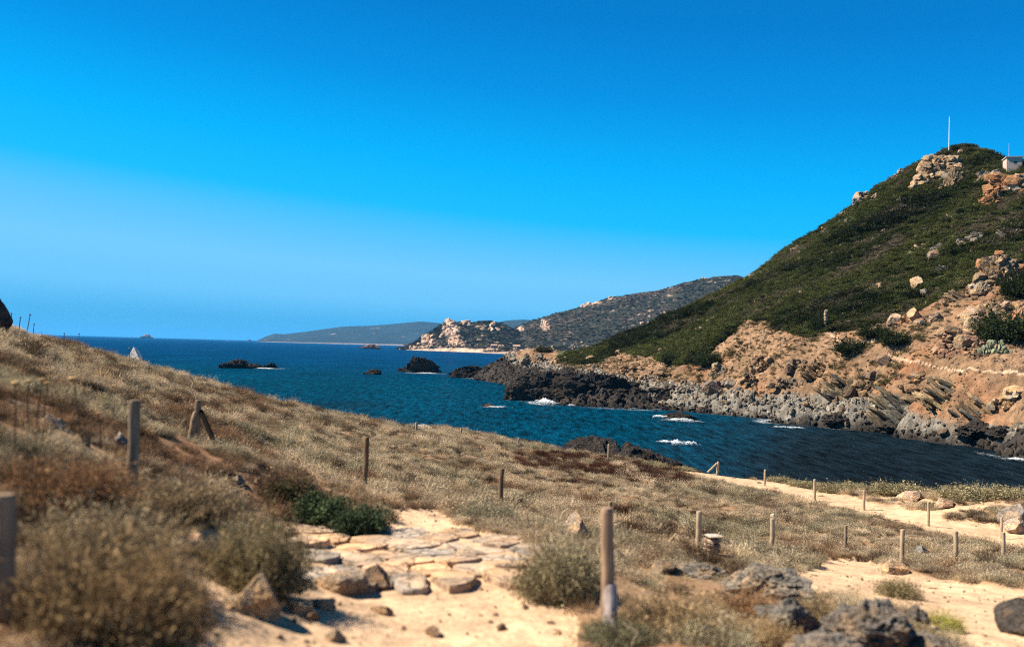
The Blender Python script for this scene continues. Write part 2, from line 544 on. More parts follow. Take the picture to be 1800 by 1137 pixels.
def split_struct(name_a, name_b, V, Q, cols, mask, mat):
    """two structures that share their border: faces where mask is low / high"""
    hi = mask[Q].mean(1) > 0.5
    out = []
    for nm, f in ((name_a, Q[~hi]), (name_b, Q[hi])):
        used, inv = np.unique(f, return_inverse=True)
        me = make_mesh(nm, V[used], inv.reshape(-1, 4), mat, cols[used])
        o = add(nm, me); o['kind'] = 'structure'
        out.append(o)
    return out

azs = np.concatenate([np.radians(np.linspace(-179, -40, 50)), np.radians(np.linspace(-39, 39, 500)), np.radians(np.linspace(40, 179, 50))])
rs = np.geomspace(0.5, 105, 380)
X, Q = polar_grid(azs, rs)
gz = ground_z(X)
GV = np.column_stack([X, gz])
px, py = project(GV)
px = np.where(X[:, 1] > 0.3, px, -9999)
sm = sand_mask(px, py, X)
n_lo = fbm(X * 0.35 + 40, 4)[:, None]; n_hi = fbm(X * 2.5 + 80, 3)[:, None]
soil = np.array([0.23, 0.138, 0.076]) * (1 + 0.4 * n_lo) + n_hi * 0.04
soil2 = np.array([0.23, 0.095, 0.045])
w = smooth(0.0, 0.5, fbm(X * 0.5 + 11, 3))[:, None]
soil = soil * (1 - w * 0.6) + soil2 * w * 0.6
sand = np.array([0.48, 0.315, 0.187]) * (1 + 0.28 * n_lo + 0.26 * n_hi)
gcol = soil * (1 - sm[:, None]) + sand * sm[:, None]
rocky = smooth(-0.2, -3.0, GV[:, 2] - 5.5)[:, None]
gcol = gcol * (1 - rocky) + np.array([0.10, 0.085, 0.075]) * rocky
g_obj, p_obj = split_struct('ground', 'path', GV, Q, np.clip(gcol, 0.01, 0.9), np.where(sm > 0.5, 1.0, 0.0), M_GROUND)
tag(g_obj, 'dry brown slope falling to the sea'); tag(p_obj, 'pale sandy footpaths worn through the scrub')

# ------------------------------------------------------------------ sea
def sea_mat():
    """deep water colour under a wind-roughened skin; the facets tilt away, so even a flat view mirrors little sky"""
    mt, nt, b = new_mat('sea_water')
    nt.nodes.remove(b)
    out = [n for n in nt.nodes if n.type == 'OUTPUT_MATERIAL'][0]
    g = N(nt, 'ShaderNodeNewGeometry').outputs['Position']
    a = N(nt, 'ShaderNodeAttribute', attribute_name='col')
    def mapped(sx, sy, rz):
        mp = N(nt, 'ShaderNodeMapping'); mp.inputs['Scale'].default_value = (sx, sy, 1.0); mp.inputs['Rotation'].default_value = (0, 0, rz)
        nt.links.new(g, mp.inputs['Vector']); return mp.outputs[0]
    n1 = noise(nt, mapped(0.60, 0.13, 0.12), 1.0, 6, 0.70); n2 = noise(nt, mapped(1.5, 0.5, -0.1), 1.0, 4, 0.6); n3 = noise(nt, mapped(0.03, 0.012, 0.2), 1.0, 4, 0.6)
    h = math2(nt, 'ADD', math2(nt, 'MULTIPLY', n1, 1.0), math2(nt, 'MULTIPLY', n2, 0.35))
    f = math2(nt, 'MULTIPLY', remap(nt, h, 0.52, 0.83, 0.25, 1.75), remap(nt, n3, 0.3, 0.7, 0.72, 1.28))  # bright and dark of the wave facets' reflection, put into the water colour
    f = math2(nt, 'MAXIMUM', f, 0.15)
    d = N(nt, 'ShaderNodeBsdfDiffuse'); gl = N(nt, 'ShaderNodeBsdfGlossy'); mx = N(nt, 'ShaderNodeMixShader')
    gl.inputs['Roughness'].default_value = 0.15
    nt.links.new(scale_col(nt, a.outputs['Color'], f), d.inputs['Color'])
    fr = N(nt, 'ShaderNodeFresnel', i_IOR=1.33)
    bm_ = N(nt, 'ShaderNodeBump', i_Distance=2.2, i_Strength=1.0)
    nt.links.new(h, bm_.inputs['Height'])
    for q in (d, gl, fr): nt.links.new(bm_.outputs[0], q.inputs['Normal'])
    nt.links.new(remap(nt, fr.outputs[0], 0.0, 1.0, 0.0, 0.12), mx.inputs[0])
    nt.links.new(d.outputs[0], mx.inputs[1]); nt.links.new(gl.outputs[0], mx.inputs[2]); nt.links.new(mx.outputs[0], out.inputs['Surface'])
    return mt
M_SEA = sea_mat()
azs = np.radians(np.concatenate([np.linspace(-80, -38, 30), np.linspace(-37, 37, 220), np.linspace(38, 80, 30)]))
rs = np.concatenate([np.geomspace(28, 3000, 150), np.geomspace(3100, 60000, 40)])
X, Q = polar_grid(azs, rs)
SV = np.column_stack([X, np.zeros(len(X))])
px, py = project(SV)
d_hor = np.maximum(py - (585.6 + 0.0278 * px), 0.01)
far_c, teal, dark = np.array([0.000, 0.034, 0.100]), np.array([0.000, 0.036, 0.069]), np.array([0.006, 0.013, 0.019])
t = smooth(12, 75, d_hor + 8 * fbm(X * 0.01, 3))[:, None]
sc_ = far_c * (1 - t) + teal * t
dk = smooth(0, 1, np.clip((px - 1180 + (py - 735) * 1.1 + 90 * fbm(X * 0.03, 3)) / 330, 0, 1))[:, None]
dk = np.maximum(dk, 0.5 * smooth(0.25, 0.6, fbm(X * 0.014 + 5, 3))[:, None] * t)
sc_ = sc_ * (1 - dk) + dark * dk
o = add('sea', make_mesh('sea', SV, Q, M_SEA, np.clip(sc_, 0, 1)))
tag(o, 'deep blue and teal sea ruffled by wind', kind='structure')

# ------------------------------------------------------------------ green hill across the cove
def shore_r(px, py):
    return EYE / (py - (585.6 + 0.0278 * px)) * F * 0.999
HP = [(950,640,330),(960,660,275),(935,622,385),(930,613,400),
 (1000,665,255),(1000,640,310),(1000,631,350),(1000,619,390),
 (1100,680,245),(1100,655,262),(1100,640,275),(1100,594,340),
 (1200,690,232),(1200,660,245),(1200,620,265),(1200,548,340),
 (1300,700,215),(1300,650,232),(1300,570,260),(1310,491,340),
 (1400,700,200),(1400,640,218),(1400,580,238),(1400,500,280),(1400,434,325),
 (1500,700,193),(1500,640,208),(1500,590,222),(1500,480,265),(1500,368,315),
 (1600,710,180),(1600,650,195),(1600,560,220),(1600,440,260),(1600,298,310),
 (1650,274,306),(1690,715,172),(1690,660,183),(1690,560,210),(1690,430,250),(1690,259,305),(1740,275,302),
 (1790,700,170),(1790,640,182),(1790,580,200),(1790,440,240),(1790,340,268),(1780,298,285),
 (2000,600,190),(2000,350,270),(2000,300,290),(2400,600,190),(2400,320,290)]
HS = [(890,700),(960,710),(1030,714),(1100,717),(1200,721),(1300,728),(1400,736),(1500,742),(1600,753),(1700,765),(1800,780),(2000,800),(2400,820)]
hp = np.array([world_pt(*p) for p in HP] + [world_pt(x, y, shore_r(x, y)) for x, y in HS])
under = np.array([world_pt(x, y, shore_r(x, y)) * np.array([.95, .95, 1]) - np.array([0, 0, 4]) for x, y in HS])
west = np.array([world_pt(x, 612, r) * np.array([1, 1, 0]) + np.array([0, 0, -4]) for x, r in ((850, 260), (860, 330), (800, 400), (840, 470), (930, 460))])
under2 = np.array([world_pt(x, y, shore_r(x, y)) * np.array([.82, .82, 1]) - np.array([0, 0, 9]) for x, y in HS])
hp = np.vstack([hp, under, under2, west])
tps_h = TPS(hp[:, :2], hp[:, 2], 100.0, 1e-6)
CR = [(700,440),(935,405),(1000,395),(1100,345),(1310,343),(1400,328),(1500,318),(1600,313),(1690,308),(1740,305),(1780,288),(2000,292),(2500,295)]
CR_AZ = np.array([az_of(a, 560) for a, _ in CR]); CR_R = np.array([b for _, b in CR])

def curve(x, pts):
    pts = np.array(pts, float)
    return np.interp(x, pts[:, 0], pts[:, 1])
GREEN_EDGE = [(985,632),(1010,638),(1050,640),(1075,628),(1110,622),(1150,624),(1170,642),(1200,644),(1230,634),(1262,606),(1290,575),(1310,556),(1345,562),
              (1385,585),(1410,592),(1450,584),(1500,577),(1540,574),(1570,560),(1610,545),(1660,520),(1700,505),(1750,500),(1810,490),(2400,480)]
GREY_TOP = [(780,600),(895,628),(960,640),(1020,652),(1120,668),(1220,672),(1320,692),(1400,690),(1480,690),(1540,705),(1600,722),(1680,742),(1740,745),(1800,748),(2400,760)]
DARK_TOP = [(780,600),(890,634),(950,654),(1010,655),(1060,672),(1120,690),(1180,708),(1230,714),(1280,722),(1340,727),(1400,730),(1500,736),(1600,747),(1700,758),(1800,772),(2400,800)]

def hill_base(X):
    X = np.asarray(X, float)
    r = np.hypot(X[:, 0], X[:, 1]); az = np.arctan2(X[:, 0], X[:, 1])
    s = np.interp(az, CR_AZ, CR_R)
    over = np.maximum(r - s, 0)
    k = np.where(r > s, s / np.maximum(r, 1e-6), 1)
    z = tps_h(X * k[:, None])
    return np.maximum(z - over * 0.25 - 0.012 * over ** 2, -6)

def hill_zones(X, z):
    px, py = project(np.column_stack([X, z]))
    jx = fbm(X * 0.06 + 5, 4) * 16; jy = fbm(X * 0.07 + 31, 4) * 13
    ux, uy = px + jx, py + jy
    green = smooth(3, -3, uy - curve(ux, GREEN_EDGE)) * (px > 980)
    rock = smooth(-6, 6, uy - curve(ux, GREY_TOP))
    dk = smooth(-4, 4, uy - curve(ux, DARK_TOP))
    return px, py, green, rock, dk

def hill_z(X):
    X = np.asarray(X, float)
    z = hill_base(X)
    px, py, green, rock, dk = hill_zones(X, z)
    z = z + fbm(X * 0.05, 4) * 1.3 + fbm(X * 0.16 + 3, 3) * 0.5
    d1, d2, cv = worley(X * 0.30 + fbm(X * 0.2, 2)[:, None] * 0.5)
    e1, e2, cw = worley(X * 0.75, 7)
    rub = (cv - 0.45) * 2.0 + (d2 - d1) * 0.9 + (cw - 0.5) * 0.7
    amt = np.where(green > 0.5, 0.10, np.where(rock > 0.5, 0.9, 0.42))
    rid = fbm(X * np.array([0.11, 0.22]) + 77, 4, ridged=True) * 1.5
    inl = smooth(0.0, 1.5, z)
    lat = np.arctan2(X[:, 0], X[:, 1]) * 230
    gul = fbm(np.column_stack([lat * 0.045, np.hypot(X[:, 0], X[:, 1]) * 0.012]) + 15, 4) * 2.0
    return z + ((rub - 0.45) * amt + (rid - 0.75) * np.maximum(rock, dk) * 0.9) * (0.25 + 0.75 * inl) - 1.1 * smooth(3.5, 0.5, z) + gul * (green > 0.5) * smooth(4, 14, z)

def hill_hit(px, py):
    return march(px, py, hill_z, 140, 420, 500)

azs = np.concatenate([np.linspace(az_of(780), az_of(885), 40), np.linspace(az_of(887), az_of(1830), 620), np.linspace(az_of(1840), az_of(2400), 40)])
rs = np.concatenate([np.linspace(128, 240, 210), np.linspace(240.7, 345, 130), np.linspace(346, 470, 130)])
X, Q = polar_grid(azs, rs)
hz = hill_z(X)
HV = np.column_stack([X, hz])
px, py, green, rock, dk = hill_zones(X, hill_base(X))
na = fbm(X * 0.09 + 60, 4)[:, None]; nb = fbm(X * 0.55 + 9, 4, 0.65)[:, None]
gcol = np.array([0.062, 0.062, 0.028]) * (1 + 0.5 * na) + np.array([0.03, 0.018, 0.008]) * np.clip(nb, 0, 1)
tanc = np.array([0.205, 0.124, 0.070]) * (1 + 0.5 * na + 0.7 * nb)
orange = np.array([0.235, 0.112, 0.055]) * (1 + 0.55 * nb)
ow = smooth(0.0, 0.5, fbm(X * 0.07 + 90, 5, 0.6) + np.where(px > 1480, 0.10, -0.02))[:, None]
brown = tanc * (1 - ow) + orange * ow
greyc = np.array([0.17, 0.148, 0.118]) * (1 + 0.4 * na + 0.5 * nb)
darkc = np.array([0.040, 0.032, 0.026]) * (1 + 0.4 * nb)
g_, r_, d_ = green[:, None], rock[:, None], dk[:, None]
c = brown * (1 - r_) + greyc * r_
c = c * (1 - d_) + darkc * d_
c = c * (1 - g_) + gcol * g_
wet = smooth(1.1, 0.3, hz)[:, None]
c = c * (1 - wet) + np.array([0.03, 0.024, 0.02]) * wet
TRAIL = [[(1447,580),(1453,579),(1468,590),(1488,604),(1512,607),(1512,609),(1486,608),(1462,593)],
         [(1560,624),(1600,634),(1660,646),(1740,653),(1830,661),(1830,664),(1740,656),(1660,649),(1600,637),(1560,627)],
         [(1470,600),(1530,597),(1560,590),(1560,594),(1530,602),(1475,605)]]
tm = np.zeros(len(X))
for poly in TRAIL: tm = np.maximum(tm, in_poly(px + jx if False else px, py, poly))
c = np.where(tm[:, None] > 0.5, np.array([0.46, 0.32, 0.205]), c)
h_obj, t_obj = split_struct('hill', 'trail', HV, Q, np.clip(c, 0.008, 0.85), tm, M_HILL)
tag(h_obj, 'steep green scrub covered hill above a rocky shore'); tag(t_obj, 'thin pale trail crossing the orange hillside')

# ------------------------------------------------------------------ distant land
def ridge_land(name, label, crest, shore_depth, r_c, x0, x1, colfn, namp, nsc, p=0.9, na=260, nr=90, shore=None, mat=M_FAR):
    """crest: (photo x, photo y) of the skyline at distance r_c; the land runs down to the sea in front of it"""
    xs = np.linspace(x0, x1, na)
    cy_ = curve(xs, crest)
    hx, hy, e = ray(xs, cy_)
    az = np.arctan2(hx, hy)
    zc = np.maximum(EYE + e * r_c, -5)
    rs_ = r_c - shore_depth if shore is None else np.minimum(curve(xs, shore), r_c - 30)
    t = np.concatenate([np.linspace(-0.06, 1, nr), np.linspace(1.03, 1.6, 14)])
    T, A = np.meshgrid(t, np.arange(na), indexing='ij')
    RS = np.broadcast_to(rs_, (na,))[A]
    R = RS + T * (r_c - RS)
    X = np.column_stack([(np.sin(az)[A] * R).ravel(), (np.cos(az)[A] * R).ravel()])
    prof = np.where(T <= 1, np.sign(T) * np.abs(T) ** p, 1 - 1.6 * (T - 1))
    Z = (zc[A] * prof).ravel()
    tt = T.ravel()
    Z = Z + namp * (fbm(X * nsc, 5, 0.55) + 0.5 * fbm(X * nsc * 0.4 + 8, 3)) * np.clip(tt * 6, 0, 1) * np.clip(Z / (namp * 2.0), 0.15, 1)
    Z = np.where(tt < 0, -2.0, Z)
    V = np.column_stack([X, Z])
    i = np.arange(len(t) - 1)[:, None] * na + np.arange(na - 1)[None]
    Qd = np.stack([i, i + 1, i + na + 1, i + na], -1).reshape(-1, 4)
    px, py = project(V)
    cols = colfn(X, Z, px, py, tt)
    o = add(name, make_mesh(name, V, Qd, mat, np.clip(cols, 0.01, 0.9)))
    tag(o, label, kind='structure')
    return V, px, py, tt

def col_mid(X, Z, px, py, t):
    g = np.array([0.028, 0.027, 0.017]) * (1 + 0.6 * fbm(X * 0.02, 4)[:, None])
    br = np.array([0.075, 0.052, 0.038])
    w = smooth(0.0, 0.4, fbm(X * 0.006 + 20, 3))[:, None]
    g = g * (1 - w * 0.6) + br * w * 0.6
    rockc = np.array([0.42, 0.285, 0.20]) * (1 + 0.5 * fbm(X * 0.05 + 4, 4)[:, None])
    rk = smooth(0.24, 0.36, fbm(X * 0.045 + 70, 5) + 0.25 * fbm(X * 0.006, 2))
    crag = np.zeros(len(X))
    for (cx, cy2, sx, sy) in ((795,580,14,14),(800,597,13,10),(812,603,9,6),(760,600,9,8),(745,606,12,5),(960,573,8,9),(915,578,6,5),(845,575,10,5),(1040,532,16,5),(1072,524,6,3)):
        crag = np.maximum(crag, smooth(1.1, 0.6, np.hypot((px - cx) / sx, (py - cy2) / sy) + 0.8 * fbm(X * 0.05 + cx, 5)))
    sh = smooth(0.075, 0.03, t + 0.03 * fbm(X * 0.012, 3)) * (px < 930)
    rk = np.maximum(np.maximum(rk * 0.6, crag * 0.95), sh)[:, None]
    return g * (1 - rk) + rockc * rk

def col_far(X, Z, px, py, t):
    g = np.array([0.020, 0.028, 0.024]) * (1 + 0.5 * fbm(X * 0.003, 4)[:, None])
    rockc = np.array([0.28, 0.20, 0.165])
    rk = smooth(0.36, 0.5, fbm(X * 0.0035 + 7, 5) + np.where(px < 590, 0.16, 0) * np.clip(1 - t, 0, 1))
    rk = np.maximum(rk, smooth(0.05, 0.02, t + 0.02 * fbm(X * 0.002, 3)))[:, None] * 0.8
    return g * (1 - rk) + rockc * rk

ridge_land('headland', 'low blue headland far along the horizon',
           [(440,602),(452,598),(470,590),(482,586),(500,587),(540,582),(600,574.5),(650,572.5),(700,568),(740,565),(770,567.5),(800,575),(850,585)],
           1800, 11500, 452, 900, col_far, 14, 0.0016, shore=None)
ridge_land('mountain', 'pale blue ridge behind the rocky headland',
           [(780,585),(820,575),(860,569),(890,563.5),(920,562),(960,566),(1000,580)], 2500, 9000, 780, 1000, col_far, 14, 0.002)
LAND_H = ridge_land('wooded_hill', 'dark wooded hill with pale rocks across the bay',
           [(850,600),(880,590),(905,577),(930,566),(960,556),(1000,545),(1040,533),(1075,522),(1110,517),(1150,511),(1190,500),(1235,489),(1270,485),(1300,484),(1330,494),(1420,520),(1600,560),(1800,600)],
           700, 2650, 850, 1800, col_mid, 7, 0.011, p=0.85, na=620, nr=150)
LAND_K = ridge_land('rocky_headland', 'scrubby headland with pink crag and pale shore',
           [(690,614),(704,612),(716,608),(730,601),(745,591),(765,578),(780,567),(790,564),(808,566),(830,567),(850,564),(872,566),(890,572),(905,580),(930,592),(980,600)],
           420, 2450, 700, 985, col_mid, 5, 0.016, p=0.75, na=420, nr=150,
           shore=[(690,2420),(704,2400),(730,2330),(760,2260),(800,2180),(850,2080),(900,1980),(985,1850)])

# ------------------------------------------------------------------ rock meshes
def ico(sub):
    bm = bmesh.new(); bmesh.ops.create_icosphere(bm, subdivisions=sub, radius=1)
    V = np.array([v.co[:] for v in bm.verts]); T = np.array([[v.index for v in f.verts] for f in bm.faces]); bm.free()
    return V, T
ICO = {s: ico(s) for s in (2, 3, 4, 5, 6)}

def boulder_mesh(seed, sub=5, planes=16, rough=0.07, flat=1.0):
    r = np.random.default_rng(seed)
    V, T = ICO[sub]
    n = r.normal(size=(planes, 3)); n /= np.linalg.norm(n, axis=1)[:, None]
    d = r.uniform(0.62, 1.0, planes)
    dots = V @ n.T
    rad = np.where(dots > 0.05, d / np.maximum(dots, 0.05), 9).min(1)
    rad = np.minimum(rad, 1.25)
    P = V * rad[:, None]
    P = P * (1 + rough * fbm(P * 2.2 + seed, 4)[:, None] + rough * 0.6 * fbm(P * 7 + seed, 3, ridged=True)[:, None])
    P[:, 2] *= flat
    return make_mesh('boulder_mesh', P, T, M_ROCK, shade_smooth=False)

def crag_mesh(seed, sub=6, amp=0.30, strat=(1, 1, 1)):
    """jagged rock with fissures and ledges"""
    V, T = ICO[sub]
    r = np.random.default_rng(seed)
    n = r.normal(size=(22, 3)); n /= np.linalg.norm(n, axis=1)[:, None]
    d = r.uniform(0.6, 1.0, 22)
    dots = V @ n.T
    rad = np.minimum(np.where(dots > 0.05, d / np.maximum(dots, 0.05), 9).min(1), 1.2)
    P = V * rad[:, None]
    q = P * np.array(strat)
    d1, d2, cv = worley(q * 2.6 + seed + 0.5 * np.column_stack([fbm(q * 2 + k, 2) for k in (1, 5, 9)]))
    e1, e2, cw = worley(q * 6.5 + seed)
    k = 1 + amp * ((cv - 0.5) * 0.8 + 0.35 * np.clip(d2 - d1, 0, 0.4) + (cw - 0.5) * 0.3) + amp * 0.5 * fbm(q * 1.7 + seed, 4) + amp * 0.28 * fbm(q * 7 + seed, 3, ridged=True)
    P = P * k[:, None]
    return make_mesh('crag_mesh', P, T, M_ROCKBIG, shade_smooth=False)

def block_mesh(seed, sub=3, rough=0.05):
    r = np.random.default_rng(seed)
    V, T = ICO[sub]
    n = np.vstack([np.eye(3), -np.eye(3)]) + r.normal(0, .16, (6, 3)); n = np.vstack([n, r.normal(size=(5, 3))]); n /= np.linalg.norm(n, axis=1)[:, None]
    d = np.concatenate([r.uniform(.55, .85, 6), r.uniform(.72, 1.0, 5)])
    dots = V @ n.T
    rad = np.where(dots > 0.05, d / np.maximum(dots, 0.05), 9).min(1)
    P = V * rad[:, None]
    P = P * (1 + rough * fbm(P * 3 + seed, 3)[:, None])
    return make_mesh('block_mesh', P, T, M_ROCKMID, shade_smooth=False)

BOULD = [boulder_mesh(100 + i, 5, 12 + i % 4 * 3, 0.07) for i in range(6)]
def fine(me):
    c = me.copy(); c.materials.clear(); c.materials.append(M_ROCK); return c
CRAGF = [fine(crag_mesh(700 + i, 5, 0.30, (1, 1, 1.5))) for i in range(4)]
EDGER = [crag_mesh(380 + i, 6, 0.16, (1.2, 1.2, .7)) for i in range(3)]
BLOCK = [block_mesh(200 + i, 2, 0.06) for i in range(7)]
BLOCKM = [block_mesh(260 + i, 3, 0.10) for i in range(5)]
CRAGS = [crag_mesh(300 + i, 6, 0.34, ((1, 1, 1), (1, 1, 1.7), (1.5, 1, .8), (1, 1.3, 1))[i % 4]) for i in range(4)]
CRAGM = [crag_mesh(340 + i, 5, 0.34, (1, 1, 1.4)) for i in range(3)]

TAN, PINK, ORANGE, GREY, DARK, PALE = (0.32, 0.225, 0.14), (0.40, 0.28, 0.195), (0.37, 0.19, 0.09), (0.205, 0.185, 0.152), (0.042, 0.035, 0.030), (0.47, 0.385, 0.285)

def rock_at(name, label, cat, base, size, mesh, col, rot=None, sink=0.3, group=None):
    """size = full width, depth, height in metres; base = point on the ground"""
    rz = random.uniform(0, 6.28) if rot is None else rot
    o = add(name, mesh, None, (base[0], base[1], base[2] + size[2] * (0.5 - sink)), (random.uniform(-.15, .15), random.uniform(-.15, .15), rz),
            (size[0] / 1.9, size[1] / 1.9, size[2] / 1.8), col)
    return tag(o, label, cat, group)

# ------------------------------------------------------------------ rocks in the sea and at the water's edge
def sea_pt(px, py):
    return world_pt(px, py, shore_r(px, py))
SEAROCK = [ # x centre, waterline y, width px, height px, mesh index, label
 (742,655,50,25,0,'dark pyramid shaped sea rock standing alone offshore'),
 (712,653,26,8,1,'low dark reef at the left foot of the pyramid rock'),
 (768,654,18,7,2,'small dark knob at the right foot of the pyramid rock'),
 (653,657,32,7,1,'small flat black rock awash left of the pyramid rock'),
 (413,645,44,16,3,'larger hump of the dark sea rocks off the left slope'),
 (448,645,28,8,2,'middle low piece of the dark sea rocks off the left slope'),
 (474,645,20,9,0,'right hand end of the dark sea rocks off the left slope'),
 (822,664,64,26,1,'dark rock ridge at the outer tip of the headland'),
 (872,668,70,28,2,'dark rock ridge joining the headland tip to the shore'),
 (648,613,28,8,3,'flat reddish islet in front of the distant headland'),
 (858,715,22,5,1,'small brown rock awash off the black shore rocks'),
 (1197,735,46,13,2,'black rock ringed with foam inside the cove'),
 (1170,731,26,6,0,'low black rock in foam left of the cove rock'),
 (1240,724,22,5,1,'flat black rock close to the grey cove shore'),
 (952,706,132,56,3,'big black rock mass at the point of the headland'),
 (1040,712,150,44,0,'black rock mass right of the headland point'),
 (1140,716,150,34,1,'low black rocks along the shore of the cove'),
]
for i, (x, y, w, h, mi, lab) in enumerate(SEAROCK):
    r = shore_r(x, y) * 1.0
    b = world_pt(x, y, r + w * r / F * 0.3); b[2] = 0
    col = (0.20, 0.11, 0.085) if 'reddish' in lab or 'brown' in lab else tuple(np.array(DARK) * random.uniform(0.85, 1.25))
    wd = w * r / F
    big = w > 100
    rock_at('sea_rock', lab, 'sea rock', b, (wd * 1.08, wd * (0.5 if not big else 0.42), h * r / F * (1.55 if not big else 1.8)), CRAGS[mi] if w > 45 else CRAGM[mi % 3], col, rot=-az_of(x), sink=0.5)

EDGE = [ # rocks showing over the edge of the near slope
 (1062,802,150,34,85,EDGER[0],DARK,'broad black rock rising beyond the slope edge by the cove'),
 (1152,812,160,46,82,EDGER[1],DARK,'sloping black rock at the right of the pair beyond the edge'),
 (930,782,100,26,95,EDGER[2],DARK,'low black rock with spray beyond the edge fence post'),
]
for x, y, w, h, r, ms, col, lab in EDGE:
    top = world_pt(x, y - h, r); z0 = -1.0
    hh = top[2] - z0
    o = add('shore_rock', ms, None, (top[0], top[1], z0 + hh * 0.42), (0.05, 0.05, -az_of(x)), (w * r / F / 1.95, w * r / F / 2.2, hh * 0.53), col)
    tag(o, lab, 'rock')

# rocks on the skyline of the near slope
CLEAR = []
def near_rock(name, label, cat, x, ybase, w, h, mesh, col, depth=0.8, sink=0.25, rot=None, group=None, r=None):
    if r is None:
        b, r = near_hit(x, ybase)
    else:
        hx, hy, _ = ray(x, ybase); b = np.array([hx * r, hy * r, 0]); b[2] = ground_z(b[None, :2])[0]
    k = r / F
    hh = h * k / (1 - sink)
    CLEAR.append((b[0], b[1], w * k * 0.42))
    return rock_at(name, label, cat, b, (w * k * 1.05, w * k * depth, hh), mesh, col, rot, sink, group)
near_rock('boulder', 'dark boulder on the skyline at the top left corner of the slope', 'boulder', -6, 600, 40, 40, BOULD[2], (0.085, 0.06, 0.05), r=16.5)
b = world_pt(236, 640, 35.3)
mb = MB()
P0 = np.array([(-.5,-.35,0),(.45,-.5,0),(.62,.3,0),(-.4,.5,0),(-0.06,-.02,.92),(.1,.05,.86)]) * 0.62
mb.addv(P0, [(0,1,4),(1,5,4),(1,2,5),(2,3,5),(3,4,5),(3,0,4),(0,3,2),(0,2,1)])
me = mb.mesh('pointed_rock_mesh', M_ROCK)
o = add('rock', me, None, (b[0], b[1], b[2] + 0.0), (0, 0, 0.25), (1.1, 1.1, 1.15), (0.78, 0.70, 0.58)); tag(o, 'white pointed rock on the skyline of the left slope', 'rock')
near_rock('rock', 'round black rock left of the white pointed rock', 'rock', 213, 640, 13, 10, BOULD[1], DARK, r=35.5)
near_rock('rock', 'round black rock right of the white pointed rock', 'rock', 254, 646, 11, 12, BOULD[2], DARK, r=35.8)
near_rock('rock', 'grey white capped rock low on the skyline above the sea', 'rock', 528, 714, 28, 14, BOULD[3], (0.34, 0.30, 0.26), r=42.5)
near_rock('rock', 'grey boulder at the end of the slope skyline', 'boulder', 632, 746, 36, 25, CRAGM[0], (0.20, 0.18, 0.17), r=48.2)
near_rock('rock', 'flat tan rock just right of the grey skyline boulder', 'rock', 665, 751, 30, 9, BOULD[4], TAN, r=49)
near_rock('rock', 'pale flat rock patch between two fence posts on the skyline', 'rock', 748, 772, 34, 9, BOULD[1], PALE, r=50)

# ------------------------------------------------------------------ plants
def blades(n, rmin, rmax, hmax, width, seed, lean=0.5, segs=3, up=0.6, leaf=0, leaf_size=0.03, base_r=0.15):
    """cushion of thin stems rising from a small base, with small leaves near their tips"""
    r = np.random.default_rng(seed)
    th = r.uniform(0, 2 * math.pi, n); el = np.arccos(r.uniform(math.cos(math.radians(88)), 1, n))      # angle from vertical
    L = r.uniform(rmin, rmax, n)
    d = np.column_stack([np.sin(el) * np.cos(th), np.sin(el) * np.sin(th), np.cos(el) * hmax])
    base = np.column_stack([np.cos(th), np.sin(th), np.zeros(n)]) * (base_r * r.random(n) ** .5)[:, None]
    jit = r.normal(0, 0.12, (n, 3))
    V, T, va = [], [], []
    t = np.linspace(0.25, 1, segs + 1)
    side = np.column_stack([-np.sin(th + r.normal(0, .8, n)), np.cos(th + r.normal(0, .8, n)), r.normal(0, .3, n)])
    var = r.random(n)
    cnt = 0
    pts = [base + d * (L * s)[:, None] + jit * (L * s * s)[:, None] + np.array([0, 0, 1]) * (up * 0.12 * s * s * L)[:, None] for s in t]
    for k in range(segs + 1):
        wv = width * (1 - 0.75 * k / segs)
        V.append(np.stack([pts[k] - side * wv / 2, pts[k] + side * wv / 2], 1))
        va.append(np.repeat(var, 2).reshape(n, 2))
    V = np.stack(V, 1).reshape(n, -1, 3); va = np.stack(va, 1).reshape(n, -1)
    m = V.shape[1]
    f = []
    for k in range(segs):
        f.append((2 * k, 2 * k + 1, 2 * k + 3)); f.append((2 * k, 2 * k + 3, 2 * k + 2))
    f = np.array(f)
    T = (np.arange(n)[:, None, None] * m + f[None]).reshape(-1, 3)
    V = V.reshape(-1, 3); va = va.reshape(-1)
    if leaf:
        s = r.uniform(0.55, 1.03, n * leaf)
        ii = np.repeat(np.arange(n), leaf)
        c = base[ii] + d[ii] * (L[ii] * s)[:, None] + jit[ii] * (L[ii] * s * s)[:, None] + np.array([0, 0, 1]) * (up * 0.12 * s * s * L[ii])[:, None]
        c = c + r.normal(0, leaf_size * 0.7, c.shape)
        a = r.normal(size=c.shape); a /= np.linalg.norm(a, axis=1)[:, None]
        b_ = np.cross(a, r.normal(size=c.shape)); b_ /= np.linalg.norm(b_, axis=1)[:, None]
        sz = leaf_size * r.uniform(0.5, 1.3, len(c))[:, None]
        LV = np.stack([c - a * sz, c + b_ * sz * 0.4, c + a * sz, c - b_ * sz * 0.4], 1).reshape(-1, 3)
        k0 = len(V)
        q = np.arange(len(c))[:, None] * 4
        T = np.vstack([T, np.concatenate([q + [0, 1, 2], q + [0, 2, 3]]) + k0])
        V = np.vstack([V, LV]); va = np.concatenate([va, np.repeat(r.random(len(c)), 4)])
    return V, T, va

PROTO = bpy.data.collections.new('plant_prototypes')
def proto(prefix, i, V, T, va):
    o = bpy.data.objects.new('%s_%02d' % (prefix, i), make_mesh(prefix, V, T, M_LEAF, shade_smooth=True, var=va))
    return o

def proto_set(name, gens):
    c = bpy.data.collections.new(name)
    for i, g in enumerate(gens):
        c.objects.link(proto(name, i, *g))
    return c

